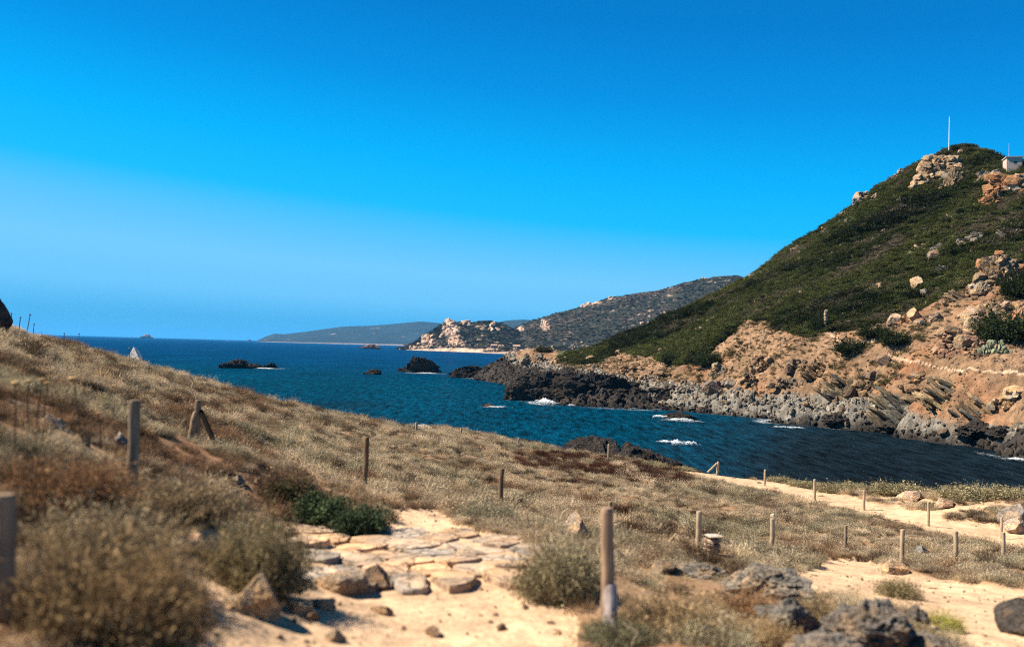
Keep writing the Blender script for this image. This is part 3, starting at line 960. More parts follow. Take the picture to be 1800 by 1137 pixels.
P_SCRUB = proto_set('scrub_proto', [blades(420, 0.6, 1.05, 0.75, 0.020, 20 + i, leaf=3, leaf_size=0.045, base_r=0.35) for i in range(4)])
P_DRY = proto_set('dry_proto', [blades(170, 0.5, 1.1, 1.25, 0.022, 40 + i, leaf=1, leaf_size=0.03, base_r=0.5, up=1) for i in range(3)])
P_MAQ = proto_set('maquis_proto', [blades(150, 0.75, 1.08, 0.75, 0.03, 60 + i, leaf=4, leaf_size=0.12, base_r=0.3) for i in range(4)])

def scatter(name, label, P, rot, scl, idx, cols, coll):
    me = bpy.data.meshes.new(name)
    n = len(P)
    me.vertices.add(n); me.vertices.foreach_set('co', np.asarray(P, np.float32).ravel())
    for nm, ty, arr, key in (('rot', 'FLOAT_VECTOR', rot, 'vector'), ('scl', 'FLOAT_VECTOR', scl, 'vector'), ('pidx', 'INT', idx, 'value')):
        a = me.attributes.new(nm, ty, 'POINT'); a.data.foreach_set(key, np.asarray(arr, np.int32 if ty == 'INT' else np.float32).ravel())
    a = me.attributes.new('col', 'FLOAT_COLOR', 'POINT')
    a.data.foreach_set('color', np.column_stack([np.clip(cols, 0.004, 1), np.ones(n)]).astype(np.float32).ravel())
    o = add(name, me)
    ng = bpy.data.node_groups.new(name + '_nodes', 'GeometryNodeTree')
    ng.interface.new_socket('Geometry', in_out='INPUT', socket_type='NodeSocketGeometry')
    ng.interface.new_socket('Geometry', in_out='OUTPUT', socket_type='NodeSocketGeometry')
    gi, go = ng.nodes.new('NodeGroupInput'), ng.nodes.new('NodeGroupOutput')
    ip = ng.nodes.new('GeometryNodeInstanceOnPoints'); ci = ng.nodes.new('GeometryNodeCollectionInfo')
    ci.inputs['Collection'].default_value = coll
    ci.inputs['Separate Children'].default_value = True; ci.inputs['Reset Children'].default_value = True
    ip.inputs['Pick Instance'].default_value = True
    L = ng.links.new
    L(gi.outputs[0], ip.inputs['Points']); L(ci.outputs[0], ip.inputs['Instance'])
    for nm, ty, sock in (('rot', 'FLOAT_VECTOR', 'Rotation'), ('scl', 'FLOAT_VECTOR', 'Scale'), ('pidx', 'INT', 'Instance Index')):
        na_ = ng.nodes.new('GeometryNodeInputNamedAttribute'); na_.data_type = ty; na_.inputs['Name'].default_value = nm
        L(na_.outputs['Attribute'], ip.inputs[sock])
    L(ip.outputs[0], go.inputs[0])
    md = o.modifiers.new('scatter', 'NODES'); md.node_group = ng
    tag(o, label, kind='stuff')
    return o

def rots(n, tilt=0.15):
    return np.column_stack([rng.normal(0, tilt, n), rng.normal(0, tilt, n), rng.uniform(0, 6.28, n)])

# scrub of the hill ---------------------------------------------------------
n = 90000
a = rng.uniform(az_of(985), az_of(1870), n); rr = np.sqrt(rng.uniform(195 ** 2, 345 ** 2, n))
X = np.column_stack([np.sin(a) * rr, np.cos(a) * rr])
zb = hill_base(X)
px, py, green, rock, dk = hill_zones(X, zb)
crest = np.interp(a, CR_AZ, CR_R)
lone = (green < 0.5) & (rock < 0.4) & (rng.random(n) < 0.10 + 0.5 * smooth(0.05, 0.3, fbm(X * 0.10 + 50, 4)))
lat = a * 230
def streak(f1, f2, off):
    """patches drawn out along the wind-combed scrub"""
    return fbm(np.column_stack([(0.9 * lat + 0.45 * zb) * f1, (-0.45 * lat + 0.9 * zb) * f2]) + off, 4, 0.6)
st1, st2, st3 = streak(.022, .11, 3), streak(.05, .22, 40), streak(.012, .05, 80)
keep = ((green > 0.5) & (rng.random(n) < smooth(-0.55, -0.1, st2) + 0.12) | lone) & (rr < crest + 3)
X, px, py, lone, st1, st2, st3 = (v[keep] for v in (X, px, py, lone, st1, st2, st3))
n = len(X)
zz = hill_z(X)
g1, g2, g3, g4 = np.array([0.037, 0.045, 0.016]), np.array([0.084, 0.088, 0.028]), np.array([0.150, 0.115, 0.075]), np.array([0.022, 0.026, 0.012])
q1 = smooth(-0.25, 0.3, st1 + rng.normal(0, .10, n))[:, None]
q2 = smooth(0.05, 0.30, st2 + 0.3 * st3 + rng.normal(0, .10, n))[:, None]
q3 = smooth(0.15, 0.35, -st1 - 0.4 * st3 + rng.normal(0, .08, n))[:, None]
cc = g1 * (1 - q1) + g2 * q1
cc = cc * (1 - q3) + g4 * q3
cc = cc * (1 - q2) + g3 * q2
lonec = np.where(rng.random((n, 1)) < 0.5, np.array([0.085, 0.075, 0.035]), np.array([0.20, 0.145, 0.075]))
cc = np.where(lone[:, None], lonec, cc) * (1 + rng.normal(0, .25, (n, 1)))
S = np.clip(np.exp(rng.normal(-0.32, 0.38, n)), 0.3, 1.5) * np.where(lone, 0.5, 1) * (1 + 0.9 * q3[:, 0]) * (1 - 0.35 * q2[:, 0])
scatter('maquis', 'dense low green maquis blanketing the hillside', np.column_stack([X, zz - 0.1]), rots(n, .2), np.column_stack([S * 1.35, S * 1.0, S * 0.8]), rng.integers(0, 4, n), cc, P_MAQ)

# ------------------------------------------------------------------ rubble on the far shore
STONE = [fine(me) for me in BLOCK]
P_PEB = bpy.data.collections.new('pebble_proto')
for i, me in enumerate(STONE): P_PEB.objects.link(bpy.data.objects.new('pebble_proto_%02d' % i, me))
P_RUB = bpy.data.collections.new('rubble_proto')
for i, me in enumerate(BLOCK): P_RUB.objects.link(bpy.data.objects.new('rubble_proto_%02d' % i, me))
n = 75000
a = rng.uniform(az_of(810), az_of(1860), n); rr = np.sqrt(rng.uniform(140 ** 2, 330 ** 2, n)); rr = np.where(a < az_of(1020), np.sqrt(rng.uniform(225 ** 2, 450 ** 2, n)), rr)
X = np.column_stack([np.sin(a) * rr, np.cos(a) * rr])
zb = hill_base(X)
px, py, green, rock, dk = hill_zones(X, zb)
dens = np.where(green > 0.5, 0.010 + 0.22 * smooth(0.16, 0.42, fbm(X * 0.045 + 66, 4)), np.where(rock > 0.4, 0.95, 0.16 + 0.7 * smooth(-0.1, 0.4, fbm(X * 0.07 + 44, 3))))
keep = (rng.random(n) < dens) & (zb > -0.05) & (rr < 450)
for poly in TRAIL: keep &= ~in_poly(px, py, poly)
X, rock, dk, green = X[keep], rock[keep], dk[keep], green[keep]
n = len(X); zz = hill_z(X)
S = np.exp(rng.normal(-1.45, 0.6, n)) * np.where(rock > 0.4, 1.35, 0.8)
S = np.clip(S, 0.09, 1.25)
t_ = rng.random((n, 1))
cc = np.array(TAN) * (1 - t_) + np.array(PINK) * t_
gg = np.where(rng.random((n, 1)) < 0.22, np.array([0.36, 0.335, 0.29]), np.array(GREY)) * (0.6 + 0.8 * t_)
cc = cc * (0.55 + 0.6 * rng.random((n, 1)))
cc = np.where((rock > 0.4)[:, None], np.where(rng.random((n, 1)) < 0.22, cc * 0.8, gg), cc)
cc = np.where((dk > 0.5)[:, None], np.array(DARK) * (0.7 + 0.9 * t_), cc)
S = np.where(green > 0.5, S * 2.0 + .15, S)
cc = np.where(green[:, None] > 0.5, np.array(PINK) * (0.45 + 0.6 * t_), cc)
cc = cc * np.where(zz < 0.7, 0.35, 1.0)[:, None]
scatter('shore_rubble', 'broken grey and tan rubble along the far shore', np.column_stack([X, zz]), rng.uniform(0, 6.28, (n, 3)),
        np.column_stack([S, S * rng.uniform(.6, 1, n), S * rng.uniform(.5, .9, n)]), rng.integers(0, len(BLOCK), n), cc, P_RUB)

# ------------------------------------------------------------------ outcrops and boulders on the hill
def hill_outcrop(label, x, y, w, h, nblk, col, cat='rock outcrop', depth=0.6, seed=0, col2=None):
    """a crag of stacked blocks: w x h in photo pixels, centred on (x, y)"""
    b, r = hill_hit(x, y + h * 0.30)
    k = r / F
    root = empty('rock_outcrop', b, -math.atan2(b[0], b[1]))
    tag(root, label, cat)
    rr = np.random.default_rng(seed + int(x) * 7 + int(y))
    hw, hh = w * k / 2, h * k
    slope = 0.75
    core = add('rock_face', CRAGM[int(rr.integers(0, 3))], root, (0, hw * .35, hh * .02), (0.35, 0, rr.uniform(-.3, .3)), (hw * (.80 if y < 600 else .5), hw * .5, hh * (.52 if y < 600 else .3)), np.array(col) * .85)
    nblk = int(nblk * 3.2)
    for j in range(nblk):
        u, v = rr.uniform(-1, 1), rr.random()
        v = v ** 1.1
        wd = 1 - 0.5 * v
        px_, pz = u * hw * wd, (v - 0.35) * hh * 0.95
        py_ = (pz / hh) * hh * slope * 0.6 + rr.uniform(-.1, .25) * hw
        s = min(hw, hh) * (0.10 + 0.26 * rr.random() ** 1.8) * (1.0 if nblk > 20 else 1.35)
        cl = np.array(col) * rr.uniform(0.65, 1.3)
        if col2 is not None and rr.random() < 0.35: cl = np.array(col2) * rr.uniform(0.7, 1.2)
        if 'strata' in label or 'ledge' in label or 'cliff' in label:        # tilted beds
            rt, sc3 = (rr.uniform(-.15, .15), rr.normal(.62, .10), rr.uniform(-.35, .35)), (s * rr.uniform(1.5, 3.2), s * rr.uniform(.8, 1.3), s * rr.uniform(.30, .5))
        else:
            rt, sc3 = tuple(rr.uniform(-.5, .5, 2)) + (rr.uniform(0, 6.28),), (s * rr.uniform(.9, 1.5), s * rr.uniform(.8, 1.2), s * rr.uniform(.6, 1.0))
        add('rock_block', (BLOCKM if s * F / r > 4 else BLOCK)[int(rr.integers(0, 5))], root, (px_, py_, pz), rt, sc3, cl)
    return root
def hill_boulder(label, x, y, w, h, mesh, col, cat='boulder'):
    b, r = hill_hit(x, y + h * 0.45); k = r / F
    return rock_at('boulder', label, cat, b, (w * k, w * k * 0.8, h * k * 1.3), mesh, col, sink=0.2)

OUT = [
 ('pale pink beach of sunlit stones above the black rocks', 1145,665,66,9,16,(0.50,0.39,0.30),None),
 ('tan crag just below the hilltop on its left', 1652,294,74,56,30,TAN,None),
 ('tan crag dropping below the hilltop crag', 1676,316,44,44,18,TAN,GREY),
 ('small pink rocks breaking the ridge line left of the pale skyline rocks', 1488,376,26,14,7,PINK,GREY),
 ('rocks on the ridge skyline midway down', 1452,404,22,12,6,PINK,GREY),
 ('lowest rocks on the ridge skyline above the far wooded hill', 1330,484,26,11,6,GREY,TAN),
 ('grey ledges in the scrub under the orange crag', 1690,378,50,12,8,GREY,TAN),
 ('pale stones strewn in the scrub left of the broad shelf', 1622,432,36,10,7,PINK,GREY),
 ('grey ledge in the scrub above the stacked crag', 1778,412,46,14,8,GREY,TAN),
 ('long low ledge of grey stones above the lone boulder', 1680,470,60,10,9,GREY,TAN),
 ('orange crag under the small hut', 1770,326,76,48,28,ORANGE,PINK),
 ('lower tongue of orange rock under the hut crag', 1746,348,38,40,16,ORANGE,None),
 ('grey slanting rocks between summit crag and orange crag', 1735,310,44,24,10,GREY,TAN),
 ('pale rocks on the ridge skyline halfway up', 1522,347,42,22,12,PINK,GREY),
 ('small rocks on the ridge skyline above the pale ones', 1584,304,20,12,6,PINK,None),
 ('low rocks at the foot of the ridge skyline', 1400,438,26,14,7,PINK,GREY),
 ('grey rocks just inside the ridge below the pale skyline rocks', 1545,346,26,12,6,GREY,TAN),
 ('upright grey rock in the scrub below the ridge', 1582,355,12,18,5,GREY,TAN),
 ('scattered pale rocks in scrub left of the ridge', 1493,391,20,14,6,PINK,GREY),
 ('broad grey rock shelf in the scrub right of centre', 1715,420,66,22,14,GREY,TAN),
 ('grey rocks at the upper edge of the tall stacked crag', 1650,438,34,20,8,GREY,TAN),
 ('tall stacked tan crag rising from the scrub', 1755,478,70,72,34,TAN,ORANGE),
 ('pale block pile at the left foot of the stacked crag', 1722,512,44,24,12,PALE,TAN),
 ('slanting tan ledge left of the stacked crag foot', 1680,524,46,18,9,TAN,None),
 ('tan boulders below the stacked crag', 1740,545,70,34,18,TAN,PINK),
 ('rusty rock face above the orange trail', 1690,602,80,50,30,(0.33,0.20,0.13),TAN),
 ('rock pile beside the prickly pear', 1722,618,34,36,12,(0.33,0.22,0.15),TAN),
 ('pale rocks along the scrub edge above the soil', 1640,560,44,18,10,PINK,GREY),
 ('grey rocks spilling over the orange soil', 1560,575,50,16,10,PINK,GREY),
 ('slanted grey and ochre strata by the water', 1480,688,66,34,18,(0.15,0.135,0.105),(0.22,0.165,0.10)),
 ('greenish grey strata sloping into the cove', 1590,716,90,44,24,(0.145,0.14,0.115),(0.21,0.165,0.105)),
 ('ochre cliff rocks above the right shore', 1660,690,60,40,16,(0.38,0.28,0.16),(0.2,0.18,0.15)),
 ('dark fissured rocks in the tan slope', 1400,640,44,26,14,(0.20,0.14,0.10),TAN),
 ('tan rocks low at the foot of the scrub gully', 1270,650,46,22,12,TAN,GREY),
 ('brown rock line above the pale beach', 1170,658,90,16,16,(0.27,0.19,0.13),TAN),
 ('big grey slabs at the inner end of the beach', 1270,678,60,18,12,(0.2,0.17,0.145),GREY),
 ('tan rocky knoll behind the headland point', 940,628,60,20,16,TAN,GREY),
 ('pale rocks at the crest of the headland knoll', 985,632,36,14,8,TAN,PINK),
 ('brown crag in the middle of the orange slope', 1340,640,50,34,16,(0.21,0.13,0.075),TAN),
 ('dark gully rocks running down the left of the orange slope', 1318,668,30,40,14,(0.15,0.10,0.07),(0.25,0.17,0.1)),
 ('ochre ledges below the left end of the trail', 1440,652,60,24,16,(0.27,0.17,0.095),TAN),
 ('brown broken rock band above the grey rubble', 1390,676,80,18,16,(0.2,0.14,0.095),GREY),
 ('dark crag on the bank below the trail boulder', 1530,672,64,36,18,(0.16,0.115,0.08),(0.3,0.2,0.11)),
 ('tan crag on the bank at the middle of the trail', 1610,668,50,26,14,(0.31,0.2,0.115),TAN),
 ('ochre cliff blocks low on the right shore', 1720,722,70,28,16,(0.33,0.22,0.125),GREY),
 ('reddish brown rocks left of the scrub gully', 1110,650,70,16,12,(0.23,0.145,0.09),TAN),
 ('ochre rocks high at the right edge of the shore', 1775,700,50,24,12,(0.44,0.29,0.15),PALE),
]
for i, (lab, x, y, w, h, nb, col, col2) in enumerate(OUT):
    hill_outcrop(lab, x, y, w, h, nb, col, seed=i, col2=col2)
BLD = [
 ('lone tan boulder in the middle of the green hillside', 1612,500,26,15,BOULD[0],TAN),
 ('small pale boulder just below the lone tan boulder', 1625,515,11,11,BOULD[3],PALE),
 ('pale topped boulder at the lower edge of the scrub', 1572,562,20,12,BOULD[1],PINK),
 ('tan boulder with dark underside above the orange soil', 1606,556,28,16,BOULD[2],TAN),
 ('large tan boulder above the prickly pear', 1713,574,28,24,BOULD[4],TAN),
 ('reddish block at the right edge among dark bushes', 1790,556,18,14,BLOCKM[0],(0.5,0.25,0.15)),
 ('pale block standing in the dark round bush', 1503,613,13,18,BLOCKM[1],PALE),
 ('dark boulder on the bank below the trail', 1553,634,18,14,BOULD[5],(0.16,0.11,0.08)),
 ('brown slab boulder at the inner end of the beach', 1252,680,30,16,BOULD[1],(0.15,0.11,0.085)),
 ('grey boulder beside the brown slab boulder', 1282,676,20,13,BOULD[2],GREY),
 ('black boulder at the waterline below the right shore', 1712,760,52,18,CRAGM[1],(0.06,0.05,0.045)),
 ('black boulder further right at the waterline', 1760,765,40,16,CRAGM[2],(0.06,0.05,0.045)),
 ('ochre boulder on the right bank above the shore', 1782,692,34,16,BOULD[4],(0.45,0.29,0.16)),
 ('dark boulder group leader on the grey shore', 1470,742,40,16,CRAGM[0],(0.08,0.066,0.055)),
 ('dark shore boulder below the greenish strata', 1560,755,44,16,CRAGM[1],(0.07,0.06,0.05)),
]
for lab, x, y, w, h, ms, col in BLD:
    hill_boulder(lab.replace('dark boulder group leader', 'dark boulder at the waterline'), x, y, w, h, ms, col)

# dark bushes on the hill (things one can point at)
def bush_mesh(seed, n, leaf, size, h=0.8, w=0.012):
    V, T, va = blades(n, 0.5, 1.04, h, w, seed, leaf=leaf, leaf_size=size, base_r=0.25, segs=2)
    k = 1 + 0.42 * fbm(V * 1.9 + seed, 3)
    return make_mesh('bush_mesh', V * k[:, None], T, M_LEAF, var=va)
def stems_mesh(seed):
    r = np.random.default_rng(seed); mb = MB()
    for k in range(9):
        th = r.uniform(0, 6.28); e = r.uniform(0.3, 1.1); p = np.array([math.cos(th) * math.sin(e), math.sin(th) * math.sin(e), math.cos(e) * .8])
        mb.tube([p * 0, p * 0.3 + [0, 0, .05], p * 0.75], [0.03, 0.022, 0.008], 5)
    return mb.mesh('stems_mesh', M_LEAF)
BUSHES = [bush_mesh(500 + i, 1500, 5, 0.055) for i in range(3)]
STEMS = stems_mesh(1)
def bush(label, base, size, col, mesh, cat='bush', name='bush', group=None, rz=None):
    root = empty(name, base, random.uniform(0, 6.28) if rz is None else rz)
    root.scale = size
    tag(root, label, cat, group)
    add('foliage', mesh, root, col=col)
    add('stems', STEMS, root, col=(0.10, 0.07, 0.045))
    return root
for i, (lab, x, y, w, h, col) in enumerate([
 ('dark round bush split by a pale block beside the trail', 1498,622,54,26,(.030,.036,.016)),
 ('dark green bush on the orange soil above the trail', 1575,606,56,22,(.032,.042,.016)),
 ('large dark bush behind the prickly pear', 1765,596,96,44,(.026,.034,.014)),
 ('dark bush at the right edge above the large one', 1790,520,60,40,(.028,.036,.015)),
 ('dark bush cluster beside the pale stone pillar', 1437,582,26,26,(.026,.034,.015)),
 ('dark bush below the tan boulder', 1540,590,70,18,(.030,.038,.016)),
 ('low dark bush in the mouth of the scrub gully', 1245,640,60,26,(.030,.038,.016)),
 ('small dark bush on the headland knoll', 955,618,34,10,(.045,.045,.022)),
 ('dark bush at the left tip of the green scrub', 1030,640,24,10,(.034,.042,.018)),
 ('small round bush left of the scrub gully', 1178,638,28,18,(.030,.038,.016)),
 ]):
    b, r = hill_hit(x, y); k = r / F
    bush(lab, b - [0, 0, .2], (w * k / 2, w * k / 2.4, h * k * 1.1), col, BUSHES[i % 3])

# prickly pear
b, r = hill_hit(1750, 620); k = r / F
root = empty('prickly_pear', b, -math.atan2(b[0], b[1])); tag(root, 'pale green prickly pear clump among rocks by dark bushes', 'cactus')
V, T = ICO[3]; pad_me = make_mesh('pad_mesh', V * [0.5, 0.12, 0.7], T, M_LEAF, var=np.full(len(V), .5))
for j in range(70):
    x_, z_ = random.uniform(-1, 1) * 23 * k, random.random() * 17 * k
    if abs(x_) > 23 * k * (1.1 - z_ / (20 * k)): x_ *= 0.5
    s = random.uniform(0.45, 0.85)
    add('pad', pad_me, root, (x_, z_ * .5 + random.uniform(-.5, .5), z_), (random.uniform(-.5, .5), random.uniform(-.7, .7), random.uniform(-1, 1)), (s, s, s),
        np.array([.30, .31, .19]) * random.uniform(.6, 1.25))

# pale stone pillar by the trail
b, r = hill_hit(1451, 578); k = r / F
root = empty('stone_pillar', b, -math.atan2(b[0], b[1])); tag(root, 'narrow pale stone pillar standing in the scrub above the trail', 'pillar')
for j in range(6):
    add('stone', BLOCK[j], root, (random.uniform(-.06, .06), 0, 0.4 + j * 0.78), (random.uniform(-.1, .1), random.uniform(-.1, .1), j * 1.3), (0.52, 0.5, 0.55), PALE)

# ------------------------------------------------------------------ hut, mast and rail on the hilltop
b, r = hill_hit(1781, 303); b[2] = world_pt(1781, 294, r)[2] - 0.8; k = r / F
root = empty('hut', b, -math.atan2(b[0], b[1]) + 0.25); tag(root, 'small pink plastered hut with flat roof on the hilltop', 'hut')
def boxmesh(lo, hi, mat, nm='box'):
    mb = MB(); mb.box(lo, hi); return mb.mesh(nm, mat)
hw = 9 * k; top = world_pt(1781, 277, r)[2] - b[2]
add('wall', boxmesh((-hw, 0, -1.5), (hw * 1.35, 4, top), M_PLASTER), root)
add('roof', boxmesh((-hw - .25, -.25, top), (hw * 1.35 + .25, 4.25, top + 0.32), M_ROOFC), root)
win = add('window', boxmesh((0.15, -.012, top - 1.75), (0.95, .05, top - 1.05), M_DARKGLASS), root)
add('frame', boxmesh((0.08, -.04, top - 1.82), (1.02, -.013, top - 1.76), M_ROOFC), win)
mb = MB(); mb.tube([(-hw + .6, 0.3, top + .2), (-hw + .65, 0.3, top + 4.2)], 0.07, 6); add('aerial', mb.mesh('aerial', M_ROOFC), root)
b, r = hill_hit(1668, 268); k = r / F
root = empty('mast', b); tag(root, 'tall thin white mast on the hilltop', 'mast')
mb = MB(); mb.tube([(0, 0, -1), (0, 0, 30 * k), (0, 0, 56 * k)], [0.13, 0.11, 0.08], 8); add('pole', mb.mesh('pole', M_WHITE), root)
mb = MB(); mb.box((-.5, -.5, -.8), (.5, .5, .35)); add('base', mb.mesh('base', M_ROOFC), root)
rp = [(1613,289),(1622,285),(1631,281),(1640,277),(1649,273)]
b0, r = hill_hit(1613, 291)
root = empty('hilltop_railing', b0); tag(root, 'faint wire railing climbing the ridge toward the mast', 'railing')
mb = MB(); prev = None
for (x, y) in rp:
    p = world_pt(x, y + 3, r) - b0; q = world_pt(x, y - 5, r) - b0
    m2 = MB(); m2.tube([p, q], 0.06, 5); add('post', m2.mesh('post', M_METAL), root)
    if prev is not None: mb.tube([prev, q], 0.03, 4)
    prev = q
add('wire', mb.mesh('wire', M_METAL), root)

# ------------------------------------------------------------------ crags, scrub and stones of the land across the bay
def far_crag(label, land, x, y, w, h, nblk, col, seed):
    V, px, py, t = land
    i = np.argmin(np.hypot(px - x, py - (y + h * .3)) + np.where((t > 1) | (t < 0), 99, 0))
    b = V[i]; r = float(np.hypot(b[0], b[1])); k = r / F
    root = empty('rock_outcrop', b, -math.atan2(b[0], b[1])); tag(root, label, 'rock outcrop')
    rr = np.random.default_rng(seed); hw, hh = w * k / 2, h * k
    for j in range(nblk):
        u, v = rr.normal(0, .5), rr.random(); u = max(-1, min(1, u)) 
        s = min(hw, hh) * rr.uniform(.20, .46)
        p = world_pt(x + u * w / 2 * (1 - .4 * v), y + h / 2 - v * h, r)
        j2 = np.argmin(np.hypot(px - (x + u * w / 2 * (1 - .4 * v)), py - (y + h / 2 - v * h)) + np.where((t > 1) | (t < 0), 99, 0))
        p = V[j2] - b
        ca, sa = math.cos(root.rotation_euler.z), math.sin(root.rotation_euler.z)
        add('rock_block', BLOCK[int(rr.integers(0, 7))], root, (p[0] * ca + p[1] * sa, -p[0] * sa + p[1] * ca, p[2]), (rr.uniform(-.4, .4), rr.uniform(-.4, .4), rr.uniform(0, 6)),
            (s * rr.uniform(.8, 1.3), s, s * rr.uniform(.9, 1.7)), np.array(col) * rr.uniform(.6, 1.25))
FP = (0.50, 0.345, 0.245)
for i, (lab, land, x, y, w, h, nb) in enumerate([
    ('pink crag at the seaward top of the rocky headland', LAND_K, 790, 578, 26, 26, 36), ('lower spill of pink rock under the headland crag', LAND_K, 802, 599, 24, 18, 26),
    ('pink rocks down the seaward ridge of the headland', LAND_K, 750, 600, 30, 16, 24), ('pale rocks on the headland top right of the crag', LAND_K, 818, 570, 22, 10, 14),
    ('pale rocks at the landward top of the headland', LAND_K, 868, 575, 22, 16, 14), ('pale shore rocks at the tip of the rocky headland', LAND_K, 732, 610, 50, 7, 24),
    ('pink crag halfway up the wooded hill', LAND_H, 958, 573, 18, 20, 18), ('pale cliff at the foot of the wooded hill', LAND_H, 917, 578, 12, 14, 10),
    ('pink tor on the left shoulder of the wooded hill ridge', LAND_H, 1030, 536, 22, 12, 14), ('pale rocks along the wooded hill ridge', LAND_H, 1074, 523, 16, 7, 9), ('small pale rock on the top of the wooded hill', LAND_H, 1239, 488, 9, 5, 5)]):
    far_crag(lab, land, x, y, w, h, nb, FP, 900 + i)
for land, nm, lab, ns, x0, x1 in ((LAND_H, 'distant_scrub', 'dark scrub over the wooded hill across the bay', 19000, 860, 1500), (LAND_K, 'distant_scrub', 'dark scrub over the rocky headland', 8500, 700, 985)):
    V, px, py, t = land
    r_ = np.hypot(V[:, 0], V[:, 1])
    okv = np.where((t > 0.06) & (t < 1.02) & (px > x0) & (px < x1))[0]
    i = rng.choice(okv, ns); P = V[i] + rng.normal(0, 4.0, (ns, 3)) * [1, 1, 0]
    den = fbm(P[:, :2] * 0.012 + 5, 4); kp = rng.random(ns) < smooth(-0.5, 0.1, den) + .1
    qx, qy = project(P)
    for cx, cy2, sx, sy in ((793,580,15,15),(802,598,13,10),(750,601,13,8),(958,573,9,10),(917,578,6,7),(1030,536,11,6),(734,611,26,4)):
        kp &= np.hypot((qx - cx) / sx, (qy - cy2) / sy) > rng.uniform(.5, 1.2, ns)
    P = P[kp]; m_ = len(P); S = np.exp(rng.normal(.65, .42, m_))
    q = smooth(-.2, .4, fbm(P[:, :2] * 0.01 + 77, 3) + rng.normal(0, .1, m_))[:, None]
    cc = (np.array([.030, .034, .018]) * (1 - q) + np.array([.060, .048, .032]) * q) * (1 + rng.normal(0, .3, (m_, 1)))
    scatter(nm, lab, P - [0, 0, .6], rots(m_, .1), np.column_stack([S * 1.2, S, S * .7]), rng.integers(0, 4, m_), cc, P_MAQ)
    ns2 = ns // 10
    i = rng.choice(okv, ns2 * 4); P = V[i] + rng.normal(0, 4.0, (ns2 * 4, 3)) * [1, 1, 0]
    kp = fbm(P[:, :2] * 0.014 + 31, 4) + np.where(t[i] < .12, .35, 0) > 0.36
    P = P[kp]; m_ = len(P); S = np.clip(np.exp(rng.normal(.55, .5, m_)), .8, 5)
    scatter('distant_rocks', lab.replace('dark scrub', 'pale rocks strewn'), P, rng.uniform(0, 6.28, (m_, 3)), np.column_stack([S, S, S * .8]), rng.integers(0, 7, m_), np.array(FP) * rng.uniform(.55, 1.15, (m_, 1)), P_RUB)

# ------------------------------------------------------------------ far houses, boats, islands
def land_pt(land, x, y):
    V, px, py, t = land
    i = np.argmin(np.hypot(px - x, py - y) + np.where((t > 1) | (t < 0), 99, 0))
    return V[i], float(np.hypot(*V[i][:2]))
def house(label, x, y, w, h, r):
    b, r = land_pt(LAND_K, x, y); k = r / F
    root = empty('house', b, -math.atan2(b[0], b[1]) + random.uniform(-.25, .1)); tag(root, label, 'house')
    a = w * k / 2; t = h * k
    add('wall', boxmesh((-a, 0, -3), (a, a * 1.2, t * .75), M_PLASTER), root)
    mb = MB(); mb.addv([(-a * 1.08, -.5, t * .75), (a * 1.08, -.5, t * .75), (a * 1.08, a * 1.25, t * .75), (-a * 1.08, a * 1.25, t * .75), (-a * 1.08, a * .6, t * 1.15), (a * 1.08, a * .6, t * 1.15)],
                      [(0, 4, 3), (1, 2, 5)], [(0, 1, 5, 4), (2, 3, 4, 5), (0, 3, 2, 1)])
    add('roof', mb.mesh('roof', plain_mat('terracotta', (.42, .24, .16), .9, .2)), root)
    for s in (-.5, .1, .6):
        add('window', boxmesh((a * s, -.15, t * .2), (a * s + a * .18, -.01, t * .55), M_DARKGLASS), root)
house('pale house left of the pair on the far shore', 868, 611, 10, 5.5, 1985)
house('pale house right of the pair on the far shore', 908, 613, 12, 6, 1930)

def isl(label, x, y, w, h, r, ms, col, name='island'):
    b = world_pt(x, y, r); k = r / F; b[2] = 0
    o = add(name, ms, None, (b[0], b[1], h * k * 0.1), (0, 0, 0.4), (w * k / 2, w * k / 2.6, h * k * 0.95), col)
    o['kind'] = 'structure'; tag(o, label)
isl('small domed island far out on the horizon', 256, 592, 17, 6, 11000, CRAGM[0], (.34, .22, .18))
isl('tiny rock off the tip of the far headland', 438, 598, 7, 2.5, 11200, CRAGM[1], (.2, .15, .12))

def sailboat(label, x, y, hpx, r):
    b = world_pt(x, y, r); b[2] = 0; k = r / F; s = hpx * k
    root = empty('sailing_boat', b, 0.5); tag(root, label, 'boat')
    mb = MB(); V = []; n = 9
    for i in range(n):
        t = i / (n - 1); wd = 0.13 * s * math.sin(math.pi * min(1, t * .75 + .12)) * (1 if t < .99 else .1)
        xx = (t - .5) * s * 0.95
        V += [(xx, -wd, .12 * s), (xx, -wd * .5, -.05 * s), (xx, wd * .5, -.05 * s), (xx, wd, .12 * s)]
    Qh = []
    for i in range(n - 1):
        for j in range(4):
            Qh.append((4 * i + j, 4 * i + (j + 1) % 4, 4 * i + 4 + (j + 1) % 4, 4 * i + 4 + j))
    mb.addv(V, None, Qh); add('hull', mb.mesh('hull', M_WHITE), root)
    mb = MB(); mb.tube([(0, 0, 0), (0, 0, s * 1.02)], 0.012 * s, 6); add('mast', mb.mesh('mast', M_METAL), root)
    for nm, tri in (('mainsail', [(-.02, 0, .2), (-.40, .06, .2), (-.02, .0, .98)]), ('jib', [(.03, 0, .9), (.42, 0, .14), (.05, .09, .18)])):
        mb = MB(); P = np.array(tri) * s; P2 = P + [0, .01 * s, 0]
        mb.addv(np.vstack([P, P2]), [(0, 1, 2), (5, 4, 3)], [(0, 3, 4, 1), (1, 4, 5, 2), (2, 5, 3, 0)]); add(nm, mb.mesh(nm, M_WHITE), root)
sailboat('white boat left of the small far island', 232, 594, 5.0, 6500)
sailboat('tiny white sail between the far island and headland', 364, 596, 3.0, 9000)
sailboat('second tiny white sail nearer to the far headland', 400, 599, 3.4, 8500)

